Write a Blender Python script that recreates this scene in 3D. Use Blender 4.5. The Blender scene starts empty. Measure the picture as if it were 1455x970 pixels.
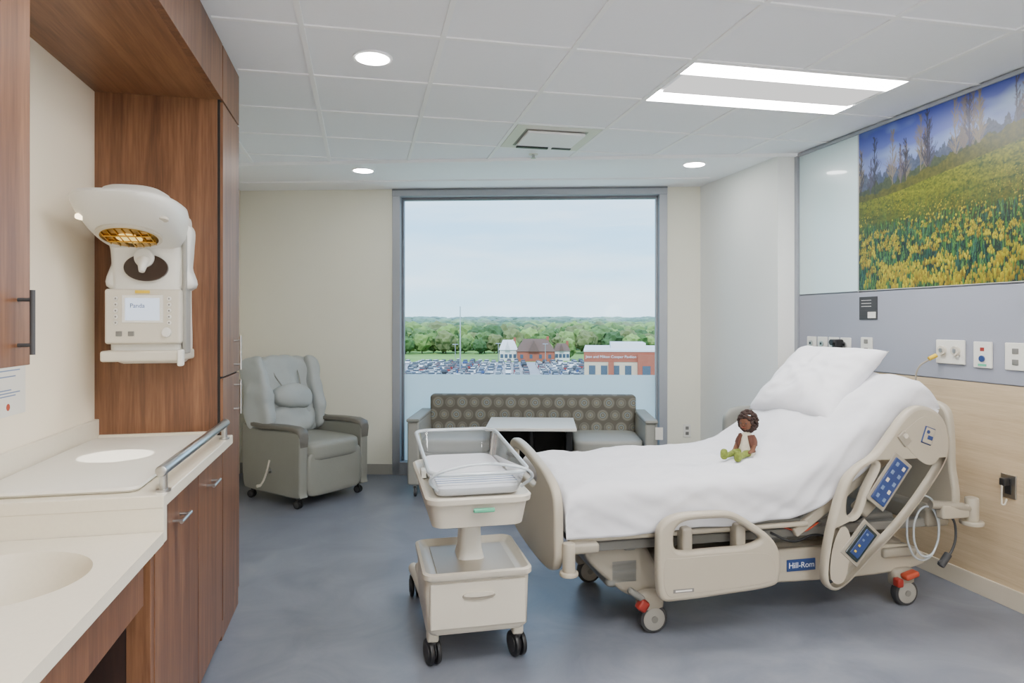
import bpy, bmesh, math, random
import numpy as np
from mathutils import Vector, Matrix, noise
random.seed(7); np.random.seed(7)
D=bpy.data
SC=bpy.context.scene
COL=SC.collection
def s2l(v):
    v/=255.0
    return v/12.92 if v<=0.04045 else ((v+0.055)/1.055)**2.4
def C(r,g,b): return (s2l(r),s2l(g),s2l(b),1.0)
# ------------------------------------------------------------------ materials
def newmat(name):
    m=D.materials.new(name); m.use_nodes=True
    nt=m.node_tree; nt.nodes.clear()
    out=nt.nodes.new('ShaderNodeOutputMaterial')
    return m,nt,out
def N(nt,t,**kw):
    n=nt.nodes.new(t)
    for k,v in kw.items(): setattr(n,k,v)
    return n
def ramp(nt,stops,interp='LINEAR'):
    r=nt.nodes.new('ShaderNodeValToRGB'); r.color_ramp.interpolation=interp
    e=r.color_ramp.elements
    while len(e)<len(stops): e.new(0.5)
    for i,(p,c) in enumerate(stops): e[i].position=p; e[i].color=c
    return r
def pm(name,col,rough=0.5,metal=0.0,var=0.06,scale=6.0,bump=0.0,bscale=200.0,coat=0.0,stretch=(1,1,1),spec=0.5,detail=3):
    m,nt,out=newmat(name)
    b=N(nt,'ShaderNodeBsdfPrincipled'); b.inputs['Roughness'].default_value=rough; b.inputs['Metallic'].default_value=metal
    b.inputs['Coat Weight'].default_value=coat; b.inputs['Specular IOR Level'].default_value=spec
    tc=N(nt,'ShaderNodeTexCoord'); mp=N(nt,'ShaderNodeMapping'); mp.inputs['Scale'].default_value=stretch
    nt.links.new(tc.outputs['Object'],mp.inputs['Vector'])
    no=N(nt,'ShaderNodeTexNoise'); no.inputs['Scale'].default_value=scale; no.inputs['Detail'].default_value=detail
    nt.links.new(mp.outputs[0],no.inputs['Vector'])
    c0=tuple(min(1,x*(1-var)) for x in col[:3])+(1,); c1=tuple(min(1,x*(1+var)) for x in col[:3])+(1,)
    r=ramp(nt,[(0.3,c0),(0.7,c1)])
    nt.links.new(no.outputs['Fac'],r.inputs[0]); nt.links.new(r.outputs[0],b.inputs['Base Color'])
    if bump>0:
        n2=N(nt,'ShaderNodeTexNoise'); n2.inputs['Scale'].default_value=bscale; n2.inputs['Detail'].default_value=2
        nt.links.new(mp.outputs[0],n2.inputs['Vector'])
        bp=N(nt,'ShaderNodeBump'); bp.inputs['Strength'].default_value=bump; bp.inputs['Distance'].default_value=0.01
        nt.links.new(n2.outputs['Fac'],bp.inputs['Height']); nt.links.new(bp.outputs[0],b.inputs['Normal'])
    nt.links.new(b.outputs[0],out.inputs[0])
    return m
def emis(name,col,st):
    m,nt,out=newmat(name); e=N(nt,'ShaderNodeEmission'); e.inputs[0].default_value=col; e.inputs[1].default_value=st
    nt.links.new(e.outputs[0],out.inputs[0]); return m
def attrmat(name,rough=0.8,coat=0.0,attr='Col'):
    m,nt,out=newmat(name); b=N(nt,'ShaderNodeBsdfPrincipled'); b.inputs['Roughness'].default_value=rough; b.inputs['Coat Weight'].default_value=coat
    a=N(nt,'ShaderNodeAttribute'); a.attribute_name=attr
    nt.links.new(a.outputs['Color'],b.inputs['Base Color']); nt.links.new(b.outputs[0],out.inputs[0]); return m
def clearmat(name,tint=(0.97,0.99,1,1),gl=0.06,white=0.0,ior=1.35):
    m,nt,out=newmat(name)
    t=N(nt,'ShaderNodeBsdfTransparent'); t.inputs[0].default_value=tint
    g=N(nt,'ShaderNodeBsdfGlossy'); g.inputs['Roughness'].default_value=0.03
    fr=N(nt,'ShaderNodeFresnel'); fr.inputs[0].default_value=ior
    ad=N(nt,'ShaderNodeMath',operation='ADD'); ad.inputs[1].default_value=gl
    nt.links.new(fr.outputs[0],ad.inputs[0])
    mx=N(nt,'ShaderNodeMixShader'); nt.links.new(ad.outputs[0],mx.inputs[0])
    nt.links.new(t.outputs[0],mx.inputs[1]); nt.links.new(g.outputs[0],mx.inputs[2])
    last=mx
    if white>0:
        d=N(nt,'ShaderNodeBsdfDiffuse'); d.inputs[0].default_value=(0.85,0.9,0.93,1)
        m2=N(nt,'ShaderNodeMixShader'); m2.inputs[0].default_value=white
        nt.links.new(mx.outputs[0],m2.inputs[1]); nt.links.new(d.outputs[0],m2.inputs[2]); last=m2
    nt.links.new(last.outputs[0],out.inputs[0]); return m
def woodmat(name,cd,cm,cl,stretch=(14,14,0.7),rough=0.42):
    m,nt,out=newmat(name)
    b=N(nt,'ShaderNodeBsdfPrincipled'); b.inputs['Roughness'].default_value=rough
    tc=N(nt,'ShaderNodeTexCoord'); mp=N(nt,'ShaderNodeMapping'); mp.inputs['Scale'].default_value=stretch
    nt.links.new(tc.outputs['Object'],mp.inputs['Vector'])
    n1=N(nt,'ShaderNodeTexNoise'); n1.inputs['Scale'].default_value=1.0; n1.inputs['Detail'].default_value=6; n1.inputs['Roughness'].default_value=0.6; n1.inputs['Distortion'].default_value=0.6
    n2=N(nt,'ShaderNodeTexNoise'); n2.inputs['Scale'].default_value=9.0; n2.inputs['Detail'].default_value=4
    nt.links.new(mp.outputs[0],n1.inputs['Vector']); nt.links.new(mp.outputs[0],n2.inputs['Vector'])
    mx=N(nt,'ShaderNodeMath',operation='MULTIPLY_ADD'); mx.inputs[1].default_value=0.35
    nt.links.new(n2.outputs['Fac'],mx.inputs[0])
    m3=N(nt,'ShaderNodeMath',operation='MULTIPLY'); m3.inputs[1].default_value=0.75
    nt.links.new(n1.outputs['Fac'],m3.inputs[0]); nt.links.new(m3.outputs[0],mx.inputs[2])
    r=ramp(nt,[(0.35,cd),(0.53,cm),(0.72,cl)])
    nt.links.new(mx.outputs[0],r.inputs[0]); nt.links.new(r.outputs[0],b.inputs['Base Color'])
    nt.links.new(b.outputs[0],out.inputs[0]); return m
M={}
M['wall']=pm('cream_paint',C(231,229,214),0.85,var=0.012,scale=2,bump=0.05,bscale=300)
M['wallw']=pm('white_paint',C(236,237,234),0.8,var=0.012,scale=2)
M['niche']=pm('niche_cream',C(238,226,204),0.6,var=0.012,scale=2)
M['glasswall']=pm('pale_teal_panel',C(204,224,228),0.25,var=0.01,scale=1,coat=0.3)
M['gray']=pm('headwall_gray',C(148,151,163),0.5,var=0.015,scale=2)
M['beige']=woodmat('headwall_beige',C(176,154,124),C(190,169,138),C(202,182,152),stretch=(14,1.2,26),rough=0.5)
M['tile']=pm('ceiling_tile',C(246,248,253),0.95,var=0.006,scale=30,bump=0.05,bscale=250)
M['tbar']=pm('tbar_white',C(251,252,254),0.6,var=0.003)
M['gyp']=pm('gypsum_white',C(248,250,253),0.8,var=0.006)
M['wood']=woodmat('walnut_laminate',C(78,48,32),C(108,71,47),C(136,95,66))
M['woodh']=woodmat('walnut_laminate_soffit',C(90,58,38),C(118,80,54),C(142,102,72),stretch=(14,0.8,14))
M['shadewood']=woodmat('walnut_painted_shade',C(34,22,18),C(46,30,24),C(58,38,30))  # walnut darkened in its colour to stand in for under-sink shade
M['dark']=pm('dark_gap',C(28,24,22),0.8)
M['counter']=pm('solid_surface',C(222,213,194),0.35,var=0.02,scale=90,coat=0.1)
M['pad']=pm('warmer_pad_white',C(226,221,209),0.5,var=0.01)
M['steel']=pm('brushed_steel',C(190,190,190),0.28,1.0,var=0.03,scale=60)
M['alu']=pm('aluminium_frame',C(158,162,170),0.45,0.2,var=0.02)
M['aludk']=pm('aluminium_dark',C(118,121,129),0.45,0.2,var=0.02)
M['base']=pm('baseboard_vinyl',C(150,148,142),0.6,var=0.02)
M['basebeige']=pm('baseboard_beige',C(196,186,168),0.6,var=0.02)
M['white']=pm('white_plastic',C(222,220,212),0.35,var=0.01)
M['white2']=pm('offwhite_plastic',C(202,195,180),0.38,var=0.015)
M['bedpl']=pm('bed_beige_plastic',C(172,163,146),0.4,var=0.02)
M['bedpl2']=pm('bed_taupe_plastic',C(150,142,128),0.45,var=0.02)
M['bedgr']=pm('bed_frame_gray',C(120,118,113),0.45,var=0.03)
M['black']=pm('black_plastic',C(26,26,28),0.45,var=0.05)
M['brownbl']=pm('recess_dark_brown',C(52,38,30),0.3,var=0.05)
M['rubber']=pm('gray_rubber',C(56,56,58),0.6,var=0.05)
M['wheel']=pm('wheel_gray',C(148,145,138),0.5,var=0.05)
M['red']=pm('red_pedal',C(140,38,28),0.45)
M['orange']=pm('orange_pedal',C(166,66,42),0.45)
M['blue']=pm('control_blue',C(40,62,112),0.35,var=0.03)
M['lightblue']=pm('button_lightblue',C(106,128,164),0.4)
M['lcd']=pm('lcd_dark',C(36,48,50),0.2)
M['yellow']=pm('yellow_dot',C(215,180,40),0.4)
M['green']=pm('green_latch',C(90,175,140),0.4)
M['sheet']=pm('white_sheet',C(218,218,223),0.85,var=0.01,scale=4,bump=0.4,bscale=10)
M['pillow']=pm('white_pillow',C(228,228,233),0.85,var=0.01,bump=0.3,bscale=10)
M['vinyl']=pm('recliner_vinyl',C(134,134,126),0.45,var=0.03,bump=0.1,bscale=160)
M['vinyll']=pm('recliner_back_vinyl',C(164,169,168),0.5,var=0.03,bump=0.4,bscale=11)
M['vinyld']=pm('recliner_arm_cap',C(98,94,86),0.45,var=0.03)
M['sofagr']=pm('sofa_vinyl',C(150,150,143),0.5,var=0.03)
M['gold']=pm('gold_reflector',C(190,150,60),0.22,1.0,var=0.1,scale=30)
M['warm']=emis('warm_lamp',(1.0,0.8,0.5,1),6)
M['warms']=emis('heater_bulb_glow',(1.0,0.72,0.25,1),1.6)
M['scr']=emis('lcd_screen',(0.8,0.88,1.0,1),1.5)
M['lamp']=emis('lamp_diffuser',(1.0,0.985,0.965,1),46)
M['lampc']=emis('lamp_centre_panel',(1.0,0.985,0.96,1),1.1)
M['lamps']=emis('downlight_lens',(1.0,0.98,0.95,1),80)
M['fill_globe']=emis('fill_globe_glow',(0.98,0.985,1.0,1),82)  # emission for the added fill globe
M['clear']=clearmat('clear_plastic',(0.93,0.96,0.98,1),0.04,0.06)
M['clearrim']=clearmat('clear_rim',(0.85,0.9,0.93,1),0.12,0.40)
M['glass']=clearmat('window_glass',(0.98,0.99,1.0,1),0.0,0.0,1.08)
def floor_mat():
    m,nt,out=newmat('vinyl_floor'); b=N(nt,'ShaderNodeBsdfPrincipled'); b.inputs['Specular IOR Level'].default_value=0.5
    tc=N(nt,'ShaderNodeTexCoord')
    n1=N(nt,'ShaderNodeTexNoise'); n1.inputs['Scale'].default_value=2.2; n1.inputs['Detail'].default_value=9; n1.inputs['Roughness'].default_value=0.65; n1.inputs['Distortion'].default_value=1.2
    nt.links.new(tc.outputs['Object'],n1.inputs['Vector'])
    r=ramp(nt,[(0.3,C(99,103,115)),(0.5,C(113,117,128)),(0.7,C(126,130,139))]); nt.links.new(n1.outputs['Fac'],r.inputs[0])
    nt.links.new(r.outputs[0],b.inputs['Base Color'])
    r2=ramp(nt,[(0.3,(0.32,)*3+(1,)),(0.7,(0.44,)*3+(1,))]); nt.links.new(n1.outputs['Fac'],r2.inputs[0]); nt.links.new(r2.outputs[0],b.inputs['Roughness'])
    nt.links.new(b.outputs[0],out.inputs[0]); return m
M['floor']=floor_mat()
def sofa_pattern():
    m,nt,out=newmat('sofa_circle_fabric'); b=N(nt,'ShaderNodeBsdfPrincipled'); b.inputs['Roughness'].default_value=0.8
    tc=N(nt,'ShaderNodeTexCoord'); sp=N(nt,'ShaderNodeSeparateXYZ'); nt.links.new(tc.outputs['Object'],sp.inputs[0])
    def mth(op,a,bv=None):
        n=N(nt,'ShaderNodeMath',operation=op)
        if hasattr(a,'links'): nt.links.new(a,n.inputs[0])
        else: n.inputs[0].default_value=a
        if bv is not None:
            if hasattr(bv,'links'): nt.links.new(bv,n.inputs[1])
            else: n.inputs[1].default_value=bv
        return n.outputs[0]
    xs=mth('MULTIPLY',sp.outputs[0],9.0)
    row=mth('MULTIPLY',sp.outputs[2],9.0)
    rf=mth('FLOOR',row)
    sh=mth('MULTIPLY',rf,0.5)
    xa=mth('ADD',xs,sh)
    fx=mth('SUBTRACT',mth('FRACT',xa),0.5)
    fz=mth('SUBTRACT',mth('FRACT',row),0.5)
    dd=mth('SQRT',mth('ADD',mth('MULTIPLY',fx,fx),mth('MULTIPLY',fz,fz)))
    base=C(104,100,90); li=C(134,131,117); mid=C(116,114,106); gr=C(128,138,140)
    r=ramp(nt,[(0.0,li),(0.09,base),(0.16,gr),(0.24,base),(0.30,li),(0.36,mid),(0.45,C(94,90,80))],'CONSTANT')
    ra=ramp(nt,[(0.0,gr),(0.07,mid),(0.13,li),(0.2,mid),(0.27,base),(0.34,mid),(0.40,C(94,90,80))],'CONSTANT')
    nt.links.new(dd,r.inputs[0]); nt.links.new(dd,ra.inputs[0])
    par=mth('ABSOLUTE',mth('MODULO',mth('ADD',mth('FLOOR',xa),mth('MULTIPLY',rf,3)),2.0))
    mx=N(nt,'ShaderNodeMixRGB'); nt.links.new(par,mx.inputs[0]); nt.links.new(r.outputs[0],mx.inputs[1]); nt.links.new(ra.outputs[0],mx.inputs[2])
    nt.links.new(mx.outputs[0],b.inputs['Base Color']); nt.links.new(b.outputs[0],out.inputs[0]); return m
M['sofapat']=sofa_pattern()
def frost():
    m,nt,out=newmat('frosted_film'); t=N(nt,'ShaderNodeBsdfTranslucent'); t.inputs[0].default_value=(0.80,0.88,0.92,1)
    d=N(nt,'ShaderNodeBsdfDiffuse'); d.inputs[0].default_value=(0.76,0.81,0.83,1)
    mx=N(nt,'ShaderNodeMixShader'); mx.inputs[0].default_value=0.35
    nt.links.new(t.outputs[0],mx.inputs[1]); nt.links.new(d.outputs[0],mx.inputs[2]); nt.links.new(mx.outputs[0],out.inputs[0]); return m
M['frost']=frost()
# ------------------------------------------------------------------ geometry helpers
PARTS=[]
def reg(o,m=None):
    COL.objects.link(o)
    if m is not None:
        o.data.materials.clear(); o.data.materials.append(M[m] if isinstance(m,str) else m)
    PARTS.append(o); return o
def finish(name,loc=(0,0,0),rz=0.0,world=False):
    global PARTS
    root=D.objects.new(name,None); COL.objects.link(root); root.empty_display_size=0.1
    root.location=loc; root.rotation_euler=(0,0,rz)
    mw=Matrix.Translation(Vector(loc))@Matrix.Rotation(rz,4,'Z')
    for p in PARTS:
        p.parent=root
        if world: p.matrix_parent_inverse=mw.inverted()
    PARTS=[]; return root
def single():
    global PARTS
    o=PARTS[-1]; PARTS=[]; return o
def mk(name,verts,faces,m,smooth=False,sharp=None):
    me=D.meshes.new(name); me.from_pydata([tuple(v) for v in verts],[],faces); me.update()
    if smooth:
        me.shade_smooth()
        if sharp: me.set_sharp_from_angle(angle=math.radians(sharp))
    return reg(D.objects.new(name,me),m)
def rbox(name,a,b,m,bev=0.006,seg=2,rot=None):
    a=Vector(a); b=Vector(b); c=(a+b)/2; s=b-a
    bm=bmesh.new(); bmesh.ops.create_cube(bm,size=1)
    bmesh.ops.scale(bm,vec=s,verts=bm.verts)
    if bev>0:
        bev=min(bev,min(s)*0.45)
        bmesh.ops.bevel(bm,geom=list(bm.edges),offset=bev,segments=seg,profile=0.5,affect='EDGES')
    if rot is not None: bmesh.ops.rotate(bm,cent=(0,0,0),matrix=rot,verts=bm.verts)
    bmesh.ops.translate(bm,vec=c,verts=bm.verts)
    me=D.meshes.new(name); bm.to_mesh(me); bm.free()
    o=reg(D.objects.new(name,me),m)
    if bev>0:
        me.shade_smooth(); w=o.modifiers.new('wn','WEIGHTED_NORMAL'); w.weight=100
    return o
def cbox(name,c,s,m,bev=0.006,seg=2,rot=None):
    c=Vector(c); s=Vector(s); return rbox(name,c-s/2,c+s/2,m,bev,seg,rot)
def cyl(name,p0,p1,r,m,r2=None,seg=24,bev=0.0):
    p0=Vector(p0); p1=Vector(p1); d=p1-p0; L=d.length; r2=r if r2 is None else r2
    q=d.to_track_quat('Z','Y')
    if bev>0: rings=[(r-bev,0),(r-bev*0.3,bev*0.3),(r,bev),(r2,L-bev),(r2-bev*0.3,L-bev*0.3),(r2-bev,L)]
    else: rings=[(r,0),(r2,L)]
    vs=[];fs=[]
    for (rr,z) in rings:
        for i in range(seg):
            a=2*math.pi*i/seg; vs.append(p0+q@Vector((rr*math.cos(a),rr*math.sin(a),z)))
    for j in range(len(rings)-1):
        for i in range(seg):
            i2=(i+1)%seg; fs.append((j*seg+i,j*seg+i2,(j+1)*seg+i2,(j+1)*seg+i))
    fs.append(tuple(range(seg))[::-1]); fs.append(tuple(range((len(rings)-1)*seg,len(rings)*seg)))
    return mk(name,vs,fs,m,True,40)
def tube(name,pts,r,m,closed=False,radii=None,smooth=True,res=8):
    cu=D.curves.new(name,'CURVE'); cu.dimensions='3D'; cu.bevel_depth=r; cu.bevel_resolution=4; cu.use_fill_caps=True
    if smooth:
        sp=cu.splines.new('BEZIER'); sp.bezier_points.add(len(pts)-1)
        for i,p in enumerate(pts):
            bp=sp.bezier_points[i]; bp.co=p; bp.handle_left_type='AUTO'; bp.handle_right_type='AUTO'
            if radii: bp.radius=radii[i]
        sp.resolution_u=res
    else:
        sp=cu.splines.new('POLY'); sp.points.add(len(pts)-1)
        for i,p in enumerate(pts):
            sp.points[i].co=(*p,1)
            if radii: sp.points[i].radius=radii[i]
    sp.use_cyclic_u=closed
    return reg(D.objects.new(name,cu),m)
def cat(pts,n=6):
    out=[];L=len(pts)
    for i in range(L):
        p0,p1,p2,p3=[Vector((*pts[(i+k)%L],0)) for k in (-1,0,1,2)]
        for j in range(n):
            t=j/n
            v=0.5*((2*p1)+(-p0+p2)*t+(2*p0-5*p1+4*p2-p3)*t*t+(-p0+3*p1-3*p2+p3)*t**3)
            out.append((v.x,v.y))
    return out
def extr(name,outline,plane,c,th,m,holes=(),bev=0.006,smooth=6):
    cu=D.curves.new(name,'CURVE'); cu.dimensions='2D'; cu.fill_mode='BOTH'
    bev=min(bev,th*0.45)
    cu.extrude=th/2-bev; cu.bevel_depth=bev; cu.bevel_resolution=2; cu.offset=-bev
    for pl in [outline]+list(holes):
        p=cat(pl,smooth) if smooth else pl
        sp=cu.splines.new('POLY'); sp.points.add(len(p)-1); sp.use_cyclic_u=True
        for i,q in enumerate(p): sp.points[i].co=(q[0],q[1],0,1)
    o=reg(D.objects.new(name,cu),m)
    if plane=='XZ': R=Matrix(((1,0,0),(0,0,-1),(0,1,0))).to_4x4(); T=Matrix.Translation((0,c,0))
    elif plane=='YZ': R=Matrix(((0,0,1),(1,0,0),(0,1,0))).to_4x4(); T=Matrix.Translation((c,0,0))
    else: R=Matrix.Identity(4); T=Matrix.Translation((0,0,c))
    o.matrix_basis=T@R
    return o
def soft(name,c,s,m,n=4.0,rot=None,cuts=9,nz=0.0,nsc=8):
    bm=bmesh.new(); bmesh.ops.create_cube(bm,size=2); bmesh.ops.subdivide_edges(bm,edges=list(bm.edges),cuts=cuts,use_grid_fill=True)
    s=Vector(s)/2; c=Vector(c)
    for v in bm.verts:
        p=v.co; k=(abs(p.x)**n+abs(p.y)**n+abs(p.z)**n)**(1/n); p=p/k
        q=Vector((p.x*s.x,p.y*s.y,p.z*s.z))
        if nz: q+=p.normalized()*nz*noise.noise(q*nsc+c*3)
        if rot is not None: q=rot@q
        v.co=q+c
    me=D.meshes.new(name); bm.to_mesh(me); bm.free(); me.shade_smooth()
    return reg(D.objects.new(name,me),m)
def rrect(cx,cy,w,d,r,z,n=6):
    pts=[]
    for (sx,sy,a0) in ((1,1,0),(-1,1,90),(-1,-1,180),(1,-1,270)):
        for i in range(n+1):
            a=math.radians(a0+90*i/n); pts.append(Vector((cx+sx*(w/2-r)+r*math.cos(a),cy+sy*(d/2-r)+r*math.sin(a),z)))
    return pts
def loft(name,rings,m,cap0=True,cap1=True,sharp=50):
    n=len(rings[0]); vs=[v for r in rings for v in r]; fs=[]
    for j in range(len(rings)-1):
        for i in range(n):
            i2=(i+1)%n; fs.append((j*n+i,j*n+i2,(j+1)*n+i2,(j+1)*n+i))
    if cap0: fs.append(tuple(range(n))[::-1])
    if cap1: fs.append(tuple(range((len(rings)-1)*n,len(rings)*n)))
    return mk(name,vs,fs,m,True,sharp)
def text(name,s,size,loc,rot,m,ext=0.0005,align='CENTER'):
    cu=D.curves.new(name,'FONT'); cu.body=s; cu.size=size; cu.extrude=ext; cu.align_x=align; cu.align_y='CENTER'
    o=reg(D.objects.new(name,cu),m); o.location=loc; o.rotation_euler=rot; return o
RX=lambda a:Matrix.Rotation(math.radians(a),3,'X')
RY=lambda a:Matrix.Rotation(math.radians(a),3,'Y')
RZ=lambda a:Matrix.Rotation(math.radians(a),3,'Z')
def caster(name,x,y,r=0.05,w=0.022,m='rubber',hub='wheel',ang=0.0,top=None,twin=False):
    d=Vector((math.cos(ang),math.sin(ang),0))
    for sgn in ((-1,1) if twin else (0,)):
        c=Vector((x,y,r))+d*sgn*w*0.8
        cyl(name+'_tyre',c-d*w/2,c+d*w/2,r,m,bev=0.006,seg=28)
        cyl(name+'_hub',c-d*(w/2+0.003),c+d*(w/2+0.003),r*0.62,hub,seg=20)
    t=top or 2*r+0.03
    cyl(name+'_stem',(x,y,r*1.6),(x,y,t),r*0.28,hub)
    cbox(name+'_fork',(x,y,r*1.75),(r*0.9,r*0.9,r*0.5),hub,bev=0.01)
def disc(name,c,ra,rb,th,m,rot,seg=40):
    c=Vector(c); vs=[]
    for z in (0,th):
        for i in range(seg):
            a=2*math.pi*i/seg; vs.append(c+rot@Vector((ra*math.cos(a),rb*math.sin(a),z)))
    fs=[tuple(range(seg))[::-1],tuple(range(seg,2*seg))]+[(i,(i+1)%seg,seg+(i+1)%seg,seg+i) for i in range(seg)]
    return mk(name,vs,fs,m,True,40)
R90=RX(90)
H=2.74
# ------------------------------------------------------------------ room shell
XL=-1.16; XR=3.25; YB=-2.0
A0=Vector((-1.16,6.996)); WA=-math.atan2(0.259,0.966)
mk('floor',[(XL-.1,YB,0),(3.5,YB,0),(3.5,5.75,0),(3.5,5.9,0),(XL-.1,7.15,0)],[(0,1,2,3,4)],'floor'); single()
def slab(name,poly,z0,z1,m):
    n=len(poly); vs=[(x,y,z0) for x,y in poly]+[(x,y,z1) for x,y in poly]
    fs=[tuple(range(n))[::-1],tuple(range(n,2*n))]+[(i,(i+1)%n,n+(i+1)%n,n+i) for i in range(n)]
    return mk(name,vs,fs,m)
edge=lambda X:5.93-0.297*(X+1.16)
slab('ceiling',[(XL-.1,YB-.1),(3.5,YB-.1),(3.5,6.0),(XL-.1,7.3)],H,H+0.12,'tile'); single()
vs=[];fs=[]
def addbox(a,b):
    i=len(vs)
    for z in (a[2],b[2]):
        for (x,y) in ((a[0],a[1]),(b[0],a[1]),(b[0],b[1]),(a[0],b[1])): vs.append((x,y,z))
    for f in ((3,2,1,0),(4,5,6,7),(0,1,5,4),(1,2,6,5),(2,3,7,6),(3,0,4,7)): fs.append(tuple(i+k for k in f))
w=0.012
for k in range(-3,6):
    X=0.35+0.61*k
    if XL<X<XR: addbox((X-w,YB,H-0.007),(X+w,edge(X),H+0.001))
for k in range(-9,4):
    Y=3.67+0.61*k
    X2=min(XR,(5.93-Y)/0.297-1.16)
    x0=XL if Y>3.8 else -0.62
    if X2>x0: addbox((x0,Y-w,H-0.0065),(X2,Y+w,H+0.001))
mk('trim_ceiling_grid',vs,fs,'tbar'); single()
g=[(XL,edge(XL)),(XR,edge(XR)),(XR,5.84),(XL,7.02)]
slab('trim_gypsum_border',g,H-0.02,H+0.002,'gyp'); single()
slab('trim_ceiling_edge',[(XL,edge(XL)-0.03),(XR,edge(XR)-0.03),(XR,edge(XR)),(XL,edge(XL))],H-0.024,H,'tbar'); single()
def wwp(name,a,b,m,bev=0):
    o=rbox(name,a,b,m,bev); o.location=(A0.x,A0.y,0); o.rotation_euler=(0,0,WA); return o
wwp('trim_shade_pocket',(0.0,-0.42,H-0.032),(4.38,-0.40,H-0.018),'tbar'); single()
rbox('wall_left',(XL-.12,YB,0),(XL,7.0,H),'niche',0); single()
rbox('wall_back',(XL-.12,YB-.12,0),(3.5,YB,H),'wall',0); single()
rbox('wall_right',(XR,YB,0),(XR+.2,4.64,H),'gray',0); single()
rbox('wall_right_return',(3.08,4.64,0),(3.45,5.95,H),'wallw',0); single()
rbox('trim_headwall_lower_panel',(XR-0.012,YB,0.0),(XR,4.6,1.135),'beige',0.002); single()
rbox('trim_headwall_gray_band',(XR-0.016,YB,1.14),(XR,4.6,1.655),'gray',0.002); single()
rbox('trim_headwall_glass_panel',(XR-0.014,3.97,1.665),(XR,4.6,H-0.01),'glasswall',0.002); single()
rbox('trim_headwall_edge',(XR-0.03,4.605,0),(XR,4.64,H),'alu',0.003); single()
rbox('trim_headwall_top',(XR-0.03,YB,H-0.03),(XR,4.62,H-0.008),'alu',0.003); single()
rbox('trim_headwall_seam',(XR-0.018,3.961,1.655),(XR,3.969,H-0.02),'alu',0); single()
rbox('baseboard_right',(XR-0.024,YB,0),(XR-0.011,4.6,0.1),'basebeige',0.003); single()
rbox('baseboard_right_return',(3.066,4.65,0),(3.08,5.84,0.1),'base',0.003); single()
T0,T1=1.486,4.081
wwp('wall_window_left',(-0.05,0,0),(T0,0.2,H),'wall'); single()
wwp('wall_window_right',(T1,0,0),(4.7,0.2,H),'wall'); single()
wwp('baseboard_window_left',(0.0,-0.012,0),(T0,0,0.1),'base',0.003); single()
wwp('baseboard_window_right',(T1,-0.012,0),(4.38,0,0.1),'base',0.003); single()
zf=0.95
rbox('frame_jamb_l',(T0,-0.02,0.0),(T0+0.075,0.16,H-0.02),'alu',0.004)
rbox('frame_jamb_r',(T1-0.075,-0.02,0.0),(T1,0.16,H-0.02),'alu',0.004)
rbox('frame_head',(T0,-0.03,H-0.09),(T1,0.16,H-0.035),'alu',0.004)
rbox('shade_slot',(T0,-0.032,H-0.036),(T1,0.16,H-0.02),'aludk',0.002)
rbox('frame_sill',(T0,-0.02,0.0),(T1,0.16,0.12),'alu',0.004)
rbox('inner_l',(T0+0.075,0.06,0.12),(T0+0.095,0.12,H-0.09),'aludk',0.003)
rbox('inner_r',(T1-0.095,0.06,0.12),(T1-0.075,0.12,H-0.09),'alu',0.003)
rbox('inner_t',(T0+0.075,0.06,H-0.115),(T1-0.075,0.12,H-0.09),'aludk',0.003)
rbox('pane',(T0+0.095,0.09,zf),(T1-0.095,0.092,H-0.115),'glass',0)
rbox('frosted_pane',(T0+0.095,0.09,0.12),(T1-0.095,0.094,zf),'frost',0)
finish('window_1',(A0.x,A0.y,0),WA)
# ------------------------------------------------------------------ ceiling fixtures
def troffer(x0,y0,x1,y1):
    e=.012
    rbox('housing_l',(x0+.010,y0+.010,H-0.010),(x0+e+.004,y1-.010,H),'tbar',0.001)
    rbox('housing_r',(x1-e-.004,y0+.010,H-0.010),(x1-.010,y1-.010,H),'tbar',0.001)
    rbox('housing_f',(x0+.010,y0+.010,H-0.010),(x1-.010,y0+e+.004,H),'tbar',0.001)
    rbox('housing_b',(x0+.010,y1-e-.004,H-0.010),(x1-.010,y1-.010,H),'tbar',0.001)
    e+=.004; d=(y1-y0-2*e)
    rbox('lens_1',(x0+e,y0+e,H-0.008),(x1-e,y0+e+d*.27,H-0.002),'lamp',0)
    rbox('lens_2',(x0+e,y1-e-d*.27,H-0.008),(x1-e,y1-e,H-0.002),'lamp',0)
    rbox('centre_panel',(x0+e+.03,y0+e+d*.27,H-0.012),(x1-e-.03,y1-e-d*.27,H-0.002),'lampc',0.0)
    finish('ceiling_troffer_light',((x0+x1)/2,(y0+y1)/2,H),world=True)
troffer(1.57,3.06,2.83,3.68)
troffer(-0.26,1.23,0.96,1.84)  # this and the next two: unseen troffers added as room fill
troffer(1.57,0.62,2.79,1.23)
troffer(0.35,-0.9,1.57,-0.29)
def downlight(x,y,z=H):
    cyl('trim_ring',(x,y,z-0.008),(x,y,z),0.095,'tbar',seg=40)
    cyl('lens',(x,y,z-0.010),(x,y,z-0.007),0.078,'lamps',seg=40)
    finish('recessed_downlight',(x,y,z),world=True)
downlight(0.045,3.365); downlight(0.0,5.81,H-0.02); downlight(2.586,5.02,H-0.02); downlight(-0.2,0.3)
x0,y0,x1,y1=0.975,4.295,1.555,4.875
rbox('face_plate',(x0,y0,H-0.008),(x1,y1,H),'white',0.003)
cx,cy=(x0+x1)/2,(y0+y1)/2
rbox('slot_dark',(cx-.215,cy-.215,H-0.0095),(cx+.215,cy+.215,H-0.0075),'wheel',0)
rbox('inner_panel',(cx-.2,cy-.2,H-0.03),(cx+.2,cy+.2,H-0.012),'tbar',0.006)
rbox('louver_1',(cx-.2,cy+.14,H-0.04),(cx+.03,cy+.17,H-0.03),'black',0)
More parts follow.
